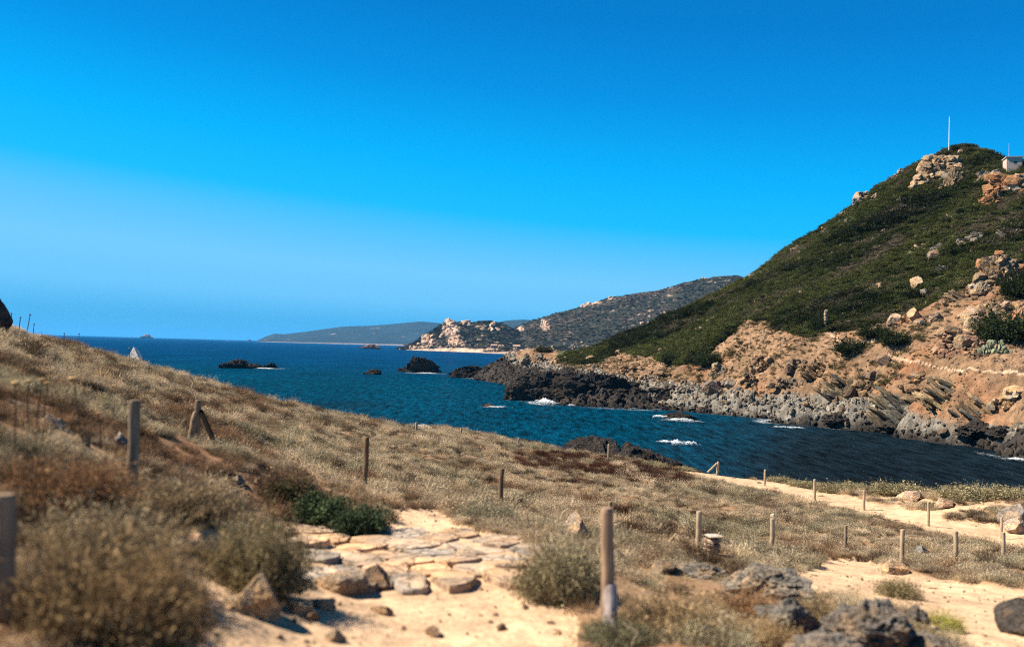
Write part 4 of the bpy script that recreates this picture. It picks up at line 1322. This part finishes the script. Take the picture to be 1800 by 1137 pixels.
# ------------------------------------------------------------------ surf
def foam_piece(name, label, X, Q, z, al):
    al = np.clip(al, 0, 1)
    Qs = Q[(al[Q] > 0.02).any(1)]
    if not len(Qs): return
    used, inv = np.unique(Qs, return_inverse=True)
    tag(add(name, make_mesh(name, np.column_stack([X, z])[used], inv.reshape(-1, 4), M_FOAM, var=al[used])), label, kind='stuff')
def surf(label, x, y, w, h, seed, thr=0.05, zup=0.12, r=None, lift=0.4):
    r_ = shore_r(x, y) if r is None else r
    k = r_ / F; c0 = world_pt(x, y, r_); az_ = math.atan2(c0[0], c0[1])
    nx, ny = 110, 60
    u, v = np.meshgrid(np.linspace(-1, 1, nx), np.linspace(-1, 1, ny)); u, v = u.ravel(), v.ravel()
    dep = h * r_ * r_ / (F * EYE) * 0.6
    lx, ly = u * w * k * 0.62, v * dep
    Xw = np.column_stack([c0[0] + lx * math.cos(az_) + ly * math.sin(az_), c0[1] - lx * math.sin(az_) + ly * math.cos(az_)])
    nl = fbm(np.column_stack([u * 1.6, v * 1.3]) + seed * 3.1, 3); nf = fbm(Xw * 1.4 + seed, 4, 0.7, ridged=True)
    env = nl * 1.0 + 0.55 - 1.0 * np.hypot(u, v)
    ok = (env * 0.8 + 0.8 * nf - thr - 0.30) / 0.4
    z = zup + lift * np.clip(env + 0.3, 0, 1) * np.clip(0.4 + 0.6 * nf, 0, 1)
    i = np.arange(ny - 1)[:, None] * nx + np.arange(nx - 1)[None]
    foam_piece('surf_foam', label, Xw, np.stack([i, i + 1, i + nx + 1, i + nx], -1).reshape(-1, 4), z, ok)
# lace of foam along the far shore
azs = np.linspace(az_of(886), az_of(1850), 1500); rs = np.linspace(140, 262, 520)
Xf, Qf = polar_grid(azs, rs)
hf = tps_h(Xf)
sel = (hf > -2.2) & (hf < 0.9)
ok = np.zeros(len(Xf))
q = Xf[sel]
ok[sel] = (fbm(q * 0.9 + 3, 4, 0.7, ridged=True) + 0.9 * fbm(q * 0.05 + 9, 3) - 0.22 * np.abs(hf[sel] + 0.9) - 0.62) / 0.5
foam_piece('shore_foam', 'thin lace of foam along the far rocks', Xf, Qf, np.full(len(Xf), 0.06), ok)
for a in [('white surf under the black point', 958, 708, 46, 8, 1, .0, .2, None, 1.5), ('surf streak below the black rocks', 1005, 712, 16, 4, 2),
          ('surf around the foam ringed cove rock', 1198, 737, 66, 5, 3, .10, .15, None, .6), ('surf left of the cove rock', 1160, 732, 26, 4, 4, .05, .15, None, .9),
          ('breaking wave alone in the cove', 1203, 779, 46, 6, 5, .10, .2, None, 1.0), ('thin foam line in the cove', 1172, 775, 40, 4, 6, .2),
          ('spray at the low black rock beyond the edge', 945, 777, 70, 10, 7, .0, .3, 118, 1.0), ('surf at the small brown rock', 875, 716, 50, 3, 8, .15),
          ('surf at the dark ridge of the tip', 850, 666, 60, 3, 9, .1), ('surf at the pyramid rock', 745, 656, 80, 3, 10, .15),
          ('surf at the sea rocks off the slope', 470, 646, 60, 2.5, 11, .1), ('foam by the right shore rocks', 1385, 746, 60, 3, 12, .22),
          ('foam at the far right shore', 1785, 784, 36, 4, 13, .12), ('foam line under the cove rocks', 1120, 717, 90, 2.5, 14, .2)]:
    surf(*a)

# ------------------------------------------------------------------ fence posts
def post_mesh(p0, p1, rad, seed=0):
    """a slightly crooked round post from p0 (buried) to p1, with a chamfered top; local coordinates"""
    r = np.random.default_rng(seed)
    p0, p1 = np.asarray(p0, float), np.asarray(p1, float); L = np.linalg.norm(p1 - p0); d = (p1 - p0) / L
    ts = [0, .2, .4, .6, .8, 0.975, 1.0]
    pts = [p0 + d * L * t + (np.array([*r.normal(0, rad * .10, 2), 0]) if 0 < t < .97 else 0) for t in ts]
    rd = [rad * 1.06, rad * 1.03, rad * r.uniform(.97, 1.04), rad * r.uniform(.96, 1.03), rad, rad * .98, rad * .86]
    mb = MB(); mb.tube(pts, rd, 14)
    return mb.mesh('post_mesh', M_WOOD, False)
WOODG, WOODB, WOODL = (0.27, 0.19, 0.12), (0.19, 0.115, 0.065), (0.42, 0.31, 0.20)
FENCE = [ # base x, base y, top x, top y, colour, distance or None, label
 (5,1094,8,868,(0.27,0.18,0.115),4.0,'thick blurred fence post cut by the left picture edge'),
 (232,852,237,703,(0.25,0.18,0.12),None,'grey fence post standing in brown scrub on the left slope'),
 (641,857,645,768,WOODB,None,'dark fence post left of the sandy hollow'),
 (879,889,883,823,WOODB,None,'dark fence post above the sandy hollow'),
 (1073,905,1073,881,WOODG,14.5,'post hidden behind the big near post'),
 (1227,964,1229,898,WOODL,None,'fence post beside the little masonry block'),
 (1357,974,1358,911,WOODL,None,'pale fence post just right of the little masonry block'),
 (1486,970,1487,923,WOODG,None,'knotty brown post in the middle of the lower right row'),
 (1586,987,1587,930,WOODL,None,'pale post above the flat tan rock in the lower right row'),
 (1680,994,1680,933,WOODL,None,'pale post with a dark stone at its foot on the right'),
 (1764,987,1764,935,WOODL,None,'last pale post of the lower row near the right edge'),
 (1760,947,1761,909,WOODL,None,'path side post in front of the dark boulder at the right edge'),
 (1632,925,1632,882,WOODL,None,'post beside the upper sandy path nearest the dark boulder'),
 (1518,897,1519,861,WOODL,None,'post at the grass edge where the upper path bends'),
 (1432,879,1432,842,WOODL,None,'post in front of the edge bushes on the upper path'),
 (1344,853,1345,825,WOODL,None,'post beside the upper path where it meets the sea view'),
 (1069,809,1070,780,WOODL,None,'thin post in front of the black rocks by the cove'),
 (911,787,912,769,WOODL,None,'thin post in front of the low spray washed rock'),
 (810,767,811,752,WOODL,None,'small post on the skyline right of the pale rock patch'),
 (732,761,732,742,WOODL,None,'small post on the skyline left of the pale rock patch'),
]
def post_pts(bx, by, tx, ty, r=None):
    if r is None:
        b, r = near_hit(bx, by)
    else:
        hx, hy, _ = ray(bx, by); b = np.array([hx * r, hy * r, 0]); b[2] = ground_z(b[None, :2])[0]
    t = world_pt(tx, ty, r)
    return b, t - b, r
for i, (bx, by, tx, ty, col, rr_, lab) in enumerate(FENCE):
    b, t, r = post_pts(bx, by, tx, ty, rr_)
    rad = 0.041 if r < 10 else 0.035 if r < 30 else 0.044
    CLEAR.append((b[0], b[1], 0.10))
    o = add('fence_post', post_mesh(-t * 0.25, t, rad, i), None, b, col=col); tag(o, lab, 'fence post', 'wooden fence posts along the paths')

def braced(label, bx, by, r, parts):
    hx, hy, _ = ray(bx, by); b = np.array([hx * r, hy * r, 0]); b[2] = ground_z(b[None, :2])[0]
    CLEAR.append((b[0], b[1], 0.28)); CLEAR.append((b[0] + .2, b[1] - .5, 0.25))
    root = empty('braced_fence_post', b); tag(root, label, 'fence post', 'wooden fence posts along the paths')
    for nm, (x0, y0, x1, y1, rad, col, dr) in parts:
        p, q = world_pt(x0, y0, r + dr) - b, world_pt(x1, y1, r) - b
        add(nm, post_mesh(p - (q - p) * .15, q, rad, int(x0)), root, col=col)
_, r_foot = near_hit(388, 806)
braced('post with dark slanting brace and short stake on the left slope', 345, 790, 12.0,
       [('post', (344,790,349,703,.042,WOODG,0)), ('stake', (332,787,345,724,.042,WOODG,-.12)), ('brace', (389,808,353,722,.031,(0.008,0.006,0.005),max(r_foot-12.0, -0.7)))])  # brace: shade on its near side put into a near-black wood colour
braced('pale post with slanting brace beside the water on the upper path', 1260, 834, 42.0,
       [('post', (1260,836,1262.5,811,.055,WOODL,0)), ('brace', (1246,828,1260,814,.045,WOODL,-.3))])
braced('big blurred near post with short pale stake beside the path', 1066, 1110, 5.5,
       [('post', (1065,1112,1067,892,.041,(0.30,0.20,0.13),0)), ('stake', (1074,1116,1072,1027,.045,(0.40,0.32,0.29),-.1))])

# ------------------------------------------------------------------ foreground rocks
FR = [ # name,label,x,ybase,w,h,mesh,col,depth
 ('boulder','upright pale topped stone under the bush beside the path',456,1082,74,60,BOULD[0],(0.52,0.38,0.26)),
 ('stone','small stone leaning on the pale topped stone',420,1072,44,24,BOULD[3],(0.58,0.43,0.30)),
 ('stone','flat pale stone right of the dark sided stone',524,1078,48,24,fine(BLOCKM[3]),(0.62,0.47,0.33)),
 ('stone','pale angular stone at the right of the path stones',562,1068,50,20,fine(BLOCKM[2]),(0.60,0.46,0.33)),
 ('stone','little brown stone in front of the path stones',546,1088,24,18,BOULD[5],(0.46,0.33,0.22)),
 ('rock','wide grey brown slab at the left end of the stone steps',592,1036,122,34,fine(BLOCKM[1]),(0.40,0.30,0.22)),
 ('rock','grey rock at the corner between slab and steps',662,1034,50,34,BOULD[2],(0.36,0.26,0.19)),
 ('stone','low stone on the sand below the steps',672,1078,36,14,BOULD[3],(0.55,0.38,0.25)),
 ('stone','flat half buried stone near the bottom of the sandy path',762,1114,36,12,BOULD[0],(0.42,0.28,0.19)),
 ('stone','small stone near the bottom right of the sandy path',882,1106,20,10,BOULD[4],(0.50,0.37,0.25)),
 ('stone','stone at the lower left corner of the sandy path',590,1124,34,20,BOULD[1],(0.64,0.48,0.33)),
 ('rock','large pale rock in the scrub left of the near post',1012,940,50,36,BOULD[2],(0.52,0.41,0.32)),
 ('boulder','grey rust spotted boulder right of the near post',1345,1046,135,50,CRAGF[0],(0.165,0.145,0.125)),
 ('boulder','grey mottled boulder behind the dry twig',1235,1014,90,26,CRAGF[1],(0.2,0.175,0.15)),
 ('boulder','tan rock at the head of the grey boulder row',1165,1004,56,24,BOULD[3],(0.38,0.29,0.21)),
 ('boulder','tall grey boulder in the lower right foreground',1390,1108,115,44,CRAGF[2],(0.17,0.15,0.13)),
 ('boulder','broad dark boulder in the lower right foreground',1545,1132,140,52,CRAGF[3],(0.16,0.135,0.115)),
 ('boulder','rounded grey boulder at the bottom edge',1440,1160,140,40,CRAGF[0],(0.19,0.16,0.135)),
 ('boulder','low grey boulder at the bottom right of the boulder row',1650,1158,110,36,CRAGF[1],(0.18,0.15,0.125)),
 ('boulder','dark round boulder cut by the lower right edge',1822,1120,84,62,BOULD[5],(0.06,0.05,0.045)),
 ('boulder','small grey boulder wedged between the two low boulders',1478,1112,70,36,CRAGF[3],(0.15,0.13,0.115)),
 ('boulder','rounded dark boulder at the right of the boulder row',1604,1104,60,30,CRAGF[2],(0.13,0.11,0.095)),
 ('stone','tan stone in the dry scrub beside the rust spotted boulder',1268,1060,34,18,BOULD[2],(0.36,0.27,0.19)),
 ('stone','golden stone in the scrub at the foot of the boulder row',1315,1104,26,16,BOULD[5],(0.46,0.33,0.2)),
 ('rock','flat tan rock above the right sandy path',1568,1008,44,20,BOULD[1],(0.50,0.36,0.24)),
 ('stone','orange stone in the grass by the lower right posts',1432,990,24,14,BOULD[3],(0.55,0.32,0.17)),
 ('stone','grey flat stone between two pale posts',1620,978,28,16,BOULD[2],(0.20,0.19,0.19)),
 ('stone','small white stone near the masonry block',1200,924,18,8,BOULD[5],(0.72,0.62,0.5)),
 ('stone','white stone behind the pale post',1360,910,14,6,BOULD[0],(0.7,0.6,0.48)),
 ('boulder','dark split boulder by the upper path at the right edge',1783,922,52,30,BOULD[1],(0.17,0.15,0.135)),
 ('rock','pale broken rocks at the foot of the dark split boulder',1782,934,40,18,BOULD[2],(0.44,0.34,0.27)),
 ('rock','pinkish rock among the edge bushes',1660,892,34,16,BOULD[3],(0.5,0.36,0.27)),
 ('rock','flat pink rock under the edge bushes',1600,880,40,12,BOULD[4],(0.5,0.37,0.28)),
 ('rock','grey white rock in the brown scrub of the left slope',86,756,34,20,BOULD[0],(0.42,0.36,0.31)),
 ('rock','pale rock beside the grey white rock on the left slope',106,752,18,14,BOULD[4],(0.5,0.42,0.35)),
 ('rock','pale grey rock beside the grey post on the left',212,782,30,18,BOULD[2],(0.40,0.35,0.31)),
 ('stone','dark small stone below the left slope rocks',152,784,16,14,BOULD[1],(0.13,0.11,0.1)),
 ('rock','pink rock slab high on the left slope skyline',64,592,20,8,BOULD[3],(0.5,0.37,0.28)),
 ('rock','white flat stone high on the left slope',44,603,14,7,BOULD[5],(0.6,0.54,0.48)),
 ('rock','pinkish sand coloured slab beside the left path bush',345,975,70,34,BOULD[2],(0.55,0.38,0.28)),
 ('stone','little pale stone at the edge of the left scrub',418,850,20,12,BOULD[0],(0.5,0.4,0.31)),
 ('stone','bright stone on the bank above the green bush',452,852,16,10,BOULD[4],(0.6,0.5,0.4)),
 ('stone','pale stone in the grass beside the dark post',625,848,14,10,BOULD[2],(0.55,0.43,0.33)),
]
for nm, lab, x, y, w, h, ms, col in FR:
    near_rock(nm, lab, 'boulder' if nm == 'boulder' else nm, x, y, w, h, ms, np.array(col) * (0.82 if col[0] > .3 else 1.1) * [1.0, .97, .9], sink=0.34)

# masonry block
b, r = near_hit(1252, 972); k = r / F
root = empty('masonry_block', b, 0.35); tag(root, 'little pale masonry block with flat cap stone beside a fence post', 'masonry block')
s = 11 * k; CLEAR.append((b[0], b[1], 2.6 * s))
for lv in range(3):
    for j, (ax, ay) in enumerate(((-.5, -.5), (.5, -.5), (-.5, .5), (.5, .5))):
        add('stone', STONE[(lv * 4 + j) % 7], root, (ax * s, ay * s, (lv * 0.72 + .5) * s), (0, 0, j + lv), (s * .74, s * .72, s * .46), np.array([.6, .45, .34]) * random.uniform(.8, 1.2))
add('cap_stone', boulder_mesh(777, 4, 8, .03), root, (0, 0, 2.55 * s), (0, 0, .3), (s * 1.35, s * 1.25, s * .24), (0.75, 0.64, 0.52))

# stone steps: a pavement of irregular slabs, each its own piece
c00, _ = near_hit(735, 985)
root = empty('stone_paving', c00); tag(root, 'rough paving of flat tan stone slabs stepping across the path', 'stone paving')
corner = [near_hit(*p)[0][:2] for p in ((520, 1012), (940, 1022), (945, 945), (525, 925))]
cen = np.mean(corner, 0)
rr = np.random.default_rng(31)
def bil(u, v):
    a, b_, c_, d_ = [np.array(q) for q in corner]
    return (a * (1 - u) + b_ * u) * (1 - v) + (d_ * (1 - u) + c_ * u) * v
seeds = []
NU, NV = 5, 7
for j in range(NV):
    for i in range(NU):
        seeds.append(bil((i + .5 + (.25 if j % 2 else -.25) + rr.uniform(-.25, .25)) / NU, (j + .5 + rr.uniform(-.2, .2)) / NV))
seeds = np.array(seeds)
def clip_poly(P, p, n):
    out = []
    for i in range(len(P)):
        a, b_ = P[i], P[(i + 1) % len(P)]
        da, db = (a - p) @ n, (b_ - p) @ n
        if da <= 0: out.append(a)
        if da * db < 0: out.append(a + (b_ - a) * da / (da - db))
    return out
for si, s_ in enumerate(seeds):
    P = [s_ + np.array(q) * 0.6 for q in ((-1, -1), (1, -1), (1, 1), (-1, 1))]
    for sj, t in enumerate(seeds):
        if sj != si and np.linalg.norm(t - s_) < 1.2:
            nrm = (t - s_) / np.linalg.norm(t - s_); P = clip_poly(P, (s_ + t) / 2 - nrm * rr.uniform(.006, .016), nrm)
    P = np.array(P)
    if len(P) < 3: continue
    P = s_ + (P - s_) * np.minimum(1, 0.33 / (np.linalg.norm(P - s_, axis=1)[:, None] + 1e-6))
    # round the corners a little and roughen
    P2 = []
    for i in range(len(P)):
        a, b_ = P[i], P[(i + 1) % len(P)]
        P2 += [a * .82 + b_ * .18 + rr.normal(0, .006, 2), a * .5 + b_ * .5 + rr.normal(0, .009, 2), a * .18 + b_ * .82 + rr.normal(0, .006, 2)]
    P2 = np.array(P2); n = len(P2)
    gz = ground_z(s_[None])[0]
    front = si < NU
    th = rr.uniform(-.004, .040) + (.02 if front else 0.0)
    tilt = rr.normal(0, .035, 2)
    zt = gz + th + (P2 - s_) @ tilt
    top = np.column_stack([P2, zt]); bot = np.column_stack([s_ + (P2 - s_) * 1.02, np.full(n, gz - .08)])
    mid = np.column_stack([s_ + (P2 - s_) * 1.03, zt - .018])
    ctr = np.array([[*s_, gz + th + .004]])
    V = np.vstack([top, mid, bot, ctr]) - c00
    T = [(i, (i + 1) % n, 3 * n) for i in range(n)]
    Qf = [(n + i, n + (i + 1) % n, (i + 1) % n, i) for i in range(n)] + [(2 * n + i, 2 * n + (i + 1) % n, n + (i + 1) % n, n + i) for i in range(n)]
    me = make_mesh('slab_mesh', V, [np.array(T), np.array(Qf)], M_ROCK, shade_smooth=False)
    add('slab', me, root, col=(np.array([0.43, 0.305, 0.205]) if rr.random() < .7 else np.array([0.36, 0.29, 0.225])) * rr.uniform(.72, 1.12))

# ------------------------------------------------------------------ foreground and edge bushes
BIG = [bush_mesh(520 + i, 3300, 6, 0.030, 0.85, 0.006) for i in range(3)]
OLV, BRN, GRN = (0.26, 0.215, 0.13), (0.27, 0.18, 0.10), (0.055, 0.075, 0.032)
FB = [ # label, x, ybase, w, h, colour, mesh
 ('large olive brown bush filling the lower left corner', 190,1150,320,185,(0.235,0.155,0.078),0),
 ('grey green bush behind the lower left corner bush', 160,985,250,100,(0.29,0.215,0.125),1),
 ('rounded olive bush overhanging the path stones', 445,1035,180,135,(0.215,0.168,0.088),2),
 ('dark brown bush below the grey post', 300,905,200,70,(0.23,0.165,0.095),0),
 ('brown dry bush left of the grey post', 110,880,220,80,(0.22,0.12,0.062),1),
 ('olive bush at the right end of the stone paving', 985,1050,150,120,(0.27,0.225,0.13),2),
 ('dry golden bush between near post and boulders', 1180,1110,190,70,(0.34,0.23,0.12),0),
 ('rusty dry bush in front of the rust spotted boulder', 1310,1085,150,50,(0.28,0.16,0.08),1),
 ('small dark bush at the foot of the near stake', 1085,1150,150,50,(0.16,0.14,0.08),2),
 ('olive bush on the sandy path between flat tan rock and boulders', 1580,1048,76,34,(0.22,0.175,0.09),0),
 ('brown bush behind the green bush', 495,868,120,50,(0.16,0.10,0.06),1),
 ('grey olive bush below the post above the sandy hollow', 850,915,130,40,(0.25,0.215,0.135),2),
 ('dark brown bush beside the big near post top', 1090,912,44,28,(0.06,0.028,0.018),0),
 ('dark reddish bush left of the masonry block', 1205,975,56,24,(0.08,0.035,0.022),1),
 ('dry bush between the low boulders', 1450,1092,110,40,(0.27,0.19,0.10),0),
 ('dry brown bush at the right of the low boulders', 1600,1140,120,40,(0.27,0.2,0.11),1),
 ('golden dry bush at the bottom edge below the boulders', 1330,1150,150,50,(0.33,0.22,0.11),2),
 ('yellow green weed among the foreground boulders', 1655,1105,70,36,(0.40,0.36,0.10),2),
]
for i, (lab, x, y, w, h, col, mi) in enumerate(FB):
    b, r = near_hit(x, min(y, 1128)); k = r / F
    bush(lab, b - [0, 0, .04], (w * k / 2, w * k / 2.3, h * k * 1.08), col, BIG[mi])
GREENM = [bush_mesh(540 + i, 1600, 6, 0.06, 0.9, 0.008) for i in range(2)]
for lab, x, y, w, h, col in [('dark green leafy bush at the upper left of the stone paving', 560,918,110,46,(0.075,0.098,0.048)), ('dark green leafy bush touching the stone paving', 632,932,96,38,(0.058,0.08,0.042)),
                             ('small green weed left of the leafy green bushes', 508,888,70,36,(0.09,0.095,0.045))]:
    b, r = near_hit(x, y); k = r / F
    bush(lab, b, (w * k / 2, w * k / 2.2, h * k * 1.1), col, GREENM[0])
SMALLB = [bush_mesh(560 + i, 1300, 5, 0.045, 0.8, 0.012) for i in range(3)]
EB = [(1462,866,56,18),(1570,868,80,20),(1500,862,50,13),(1625,873,50,16),(1720,878,90,24),(1780,878,70,22),(1370,848,46,12),(1680,876,60,18),(1150,822,52,12),(1075,812,36,8),(1200,826,40,8),(1830,880,60,22),(1410,856,50,12)]
PLACE = ['beside the tall path post','widest of the left edge group','low and flat in front of the cove','just right of the widest left bush','large and rounded near the right edge',
         'at the far right above the dark boulder','first one right of the braced post','joining the large right hand bush','in front of the sloping black rock','below the broad black rock','right of the sloping black rock','cut by the right picture edge','small one between first posts']
for i, (x, y, w, h) in enumerate(EB):
    b, r = near_hit(x, y); k = r / F
    bush('grey olive cushion bush on the slope edge, ' + PLACE[i], b, (w * k / 2, w * k / 2.4, h * k * 1.1), (0.27, 0.225, 0.125), SMALLB[i % 3], group='cushion bushes on the slope edge')

# ------------------------------------------------------------------ dry flower stalks and twigs
HEADV, HEADT = ICO[3]
head_me = make_mesh('head_mesh', (HEADV * (1 + 0.22 * fbm(HEADV * 5, 2)[:, None])) * [1, 1, .6], HEADT, M_LEAF, var=0.5 + 0.4 * fbm(HEADV * 6, 2))
FL = [(28,674,27,806,12,'far left tall stalk of the flower group'),(50,671,52,760,9,'short stalk second from the left'),(75,668,60,775,11,'middle stalk between two close heads'),(83,674,80,760,9,'lower of the two close heads'),
      (130,667,155,812,16,'largest flower head on a bent stalk'),(172,727,176,790,8,'small head below the largest one'),(85,828,84,870,12,'orange head low in the blurred scrub'),
      (478,822,477,800,6,'rust coloured hanging head above the green bush'),(9,542,6,570,3,'tiny head beside the dark skyline boulder'),(20,551,21,580,3,'skyline head next to the dark boulder'),(36,558,33,590,3,'upright skyline seed head'),
      (53,553,46,590,3.2,'tallest skyline seed head'),(60,570,60,594,3,'skyline head right of the tallest'),(113,586,113,602,2.6,'skyline head against the far sea'),(139,587,139,606,2.6,'last skyline head before the island'),
      (227,612,229,650,3.4,'seed head above the white pointed rock')]
for i, (hx_, hy_, bx, by, d, lab) in enumerate(FL):
    if by < hy_:
        b, r = near_hit(bx, by + 60)
    else:
        b, r = near_hit(bx, by)
    k = r / F
    t = world_pt(hx_, hy_, r) - b
    root = empty('dried_flower', b); tag(root, 'dried flower, ' + lab, 'flower', 'dried flowers on the left slope')
    mb = MB(); mb.tube([(0, 0, -.05), t * .5 + [random.uniform(-.02, .02), 0, 0], t * .97], [0.006, .005, .004] if r < 12 else [.009, .008, .007], 5)
    add('stem', mb.mesh('stem', M_LEAF), root, col=(0.24, 0.15, 0.08))
    s = d * k / 2
    add('flower_head', head_me, root, tuple(t), (random.uniform(-.3, .3), random.uniform(-.3, .3), 0), (s, s, s), (0.50, 0.32, 0.15) if by > 640 else (0.12, 0.08, 0.06))
TW = [((1270,1078),(1300,1095),(1345,1112),'thick pale dry twig in front of the boulders'),((1210,1090),(1250,1078),(1275,1075),'thin pale twig left of the thick one'),((1085,965),(1105,985),(1130,1003),'bleached twig right of the near post'),
      ((983,917),(990,900),(1000,893),'bent straw left of the near post'),((335,690),(340,670),(333,660),'pale bent straw on the left slope'),((417,786),(440,785),(466,786),'pale straight stick lying on the scrub'),
      ((708,842),(725,850),(738,858),'bleached twig right of the dark post'),((1330,1050),(1340,1070),(1352,1085),'short twig under the rust spotted boulder'),((1110,1137),(1120,1110),(1095,1095),'curled straw at the foot of the near stake')]
for i, (p0, p1, p2, lab) in enumerate(TW):
    b, r = near_hit(p2[0], max(p0[1], p2[1])); r *= 0.99
    q = [world_pt(*p, r) - b for p in (p0, p1, p2)]
    mb = MB(); mb.tube(q, [0.006 * max(1, r / 7), .007 * max(1, r / 7), .004 * max(1, r / 7)] if 'thick' not in lab else [.012, .014, .01], 6)
    o = add('twig', mb.mesh('twig', M_LEAF), None, b, col=(0.60, 0.46, 0.29)); tag(o, lab, 'twig')

# ------------------------------------------------------------------ plant cover and grit of the near slope
# cover of the near slope ----------------------------------------------------
pts = []
for r1, r2, dens, s1, s2 in ((1.6, 5, 60, .06, .11), (5, 12, 58, .06, .12), (12, 30, 46, .08, .15), (30, 70, 24, .11, .20)):
    n = int(dens * 0.5 * math.radians(84) * (r2 ** 2 - r1 ** 2))
    r = np.sqrt(rng.uniform(r1 ** 2, r2 ** 2, n)); a = np.radians(rng.uniform(-42, 42, n))
    pts.append(np.column_stack([np.sin(a) * r, np.cos(a) * r, rng.uniform(s1, s2, n)]))
pts = np.vstack(pts)
X = pts[:, :2]; S = pts[:, 2]
zz = ground_z(X)
px, py = project(np.column_stack([X, zz]))
r = np.hypot(X[:, 0], X[:, 1]); az = np.arctan2(X[:, 0], X[:, 1])
sil = np.interp(az, SIL_AZ, SIL_R)
smk = sand_mask(px, py, X)
patch = fbm(X * 0.55 + 27, 4)
keep = (r < sil + 2.5) & (rng.random(len(X)) > smk * 0.985) & (rng.random(len(X)) < smooth(-0.6, -0.05, patch) + 0.22)
# bare rocky ground right of the near post
bare = in_poly(px, py, [(1080,990),(1400,985),(1560,1137),(1000,1137)])
keep &= ~(bare & (rng.random(len(X)) < 0.45))
for cx, cy2, cr in CLEAR:
    d = np.hypot(X[:, 0] - cx, X[:, 1] - cy2)
    nd = np.hypot(cx, cy2); front = (X[:, 0] * cx + X[:, 1] * cy2) / nd - nd
    side = np.abs(X[:, 0] * cy2 - X[:, 1] * cx) / nd
    S = np.where((side < cr) & (front < 0) & (front > -3.0 * cr - 0.35), S * 0.45, S)
    keep &= d > cr
X, S, zz, px, py, r, patch = X[keep], S[keep], zz[keep], px[keep], py[keep], r[keep], patch[keep]
n = len(X)
S = S * np.where(sand_mask(px, py, X) > 0.6, 0.55, 1)
S = S * np.where(rng.random(n) < 0.16, 1.75, 1.0) * smooth(-0.9, 0.3, patch + 0.2)
base = np.array([0.46, 0.35, 0.225]); olive = np.array([0.28, 0.235, 0.145]); brown = np.array([0.215, 0.130, 0.075]); red = np.array([0.075, 0.033, 0.022])
q1 = smooth(-0.15, 0.35, fbm(X * 0.3 + 7, 3) + rng.normal(0, .12, n))[:, None]
q2 = smooth(0.10, 0.45, fbm(X * 0.4 + 71, 3) + rng.normal(0, .12, n) + np.where((px < 480) & (py > 690), 0.22, 0))[:, None]
cc = base * (1 - q1) + olive * q1
cc = cc * (1 - q2) + brown * q2
isred = np.zeros(n, bool)
for poly in RED:
    isred |= in_poly(px + fbm(X * 0.5, 3) * 30, py + fbm(X * 0.5 + 40, 3) * 14, poly)
isred &= (fbm(X * 0.9 + 33, 4) + rng.normal(0, .08, n) > -0.10)
isred |= (fbm(X * 0.33 + 140, 3) > 0.50)
cc = np.where(isred[:, None], red * (1 + rng.normal(0, .2, (n, 1))), cc) * (1 + rng.normal(0, .22, (n, 1)))
cc = np.where(rng.random((n, 1)) < 0.17, np.array([0.085, 0.058, 0.038]), cc)
dry = rng.random(n) < 0.22
Ss = np.column_stack([S, S, S * rng.uniform(0.7, 1.2, n)])
Ps = np.column_stack([X, zz - 0.02])
scatter('dry_scrub', 'low beige and grey green cushion scrub covering the slope', Ps[~dry], rots((~dry).sum()), Ss[~dry] * 1.15, rng.integers(0, 4, (~dry).sum()), cc[~dry], P_SCRUB)
scatter('dry_grass', 'thin straw coloured dry grass among the scrub', Ps[dry], rots(dry.sum()), Ss[dry] * np.array([.85, .85, .9]), rng.integers(0, 3, dry.sum()), cc[dry] * np.array([1.12, 1.05, .92]), P_DRY)

# pebbles on the paths ---------------------------------------------------------
n = 5000
r = np.sqrt(rng.uniform(3.2 ** 2, 34 ** 2, n)) ** 1.0; r = np.where(rng.random(n) < 0.55, rng.uniform(3.2, 12, n), r)
a = np.radians(rng.uniform(-36, 38, n)); X = np.column_stack([np.sin(a) * r, np.cos(a) * r])
zz = ground_z(X); px, py = project(np.column_stack([X, zz])); smk = sand_mask(px, py, X)
keep = (rng.random(n) < np.where(smk > 0.5, 0.75, 0.18)); X, zz, r = X[keep], zz[keep], r[keep]; n = len(X)
S = np.clip(np.exp(rng.normal(-4.5, 0.6, n)), 0.005, 0.045) * np.clip(r / 9, 0.8, 2.0)
t_ = rng.random((n, 1)); cc = np.array([0.60, 0.44, 0.29]) * (0.6 + 0.7 * t_)
scatter('pebbles', 'small pale pebbles littering the sandy paths', np.column_stack([X, zz]), rng.uniform(0, 6.28, (n, 3)),
        np.column_stack([S, S * .8, S * .6]), rng.integers(0, len(BLOCK), n), cc, P_PEB)

# ------------------------------------------------------------------ haze
hm = bpy.data.materials.new('sea_haze'); hm.use_nodes = True
nt = hm.node_tree; nt.nodes.clear()
out = nt.nodes.new('ShaderNodeOutputMaterial'); pv = nt.nodes.new('ShaderNodeVolumePrincipled')
pv.inputs['Color'].default_value = (0.10, 0.50, 1.0, 1); pv.inputs['Density'].default_value = 2.6e-5; pv.inputs['Anisotropy'].default_value = 0.0
nt.links.new(pv.outputs[0], out.inputs['Volume'])
mb = MB(); mb.box((-66000, -300, -8), (66000, 64000, 420))
HAZE = True
if HAZE:
    o = add('haze', mb.mesh('haze', hm)); o['kind'] = 'stuff'; tag(o, 'thin blue sea haze')
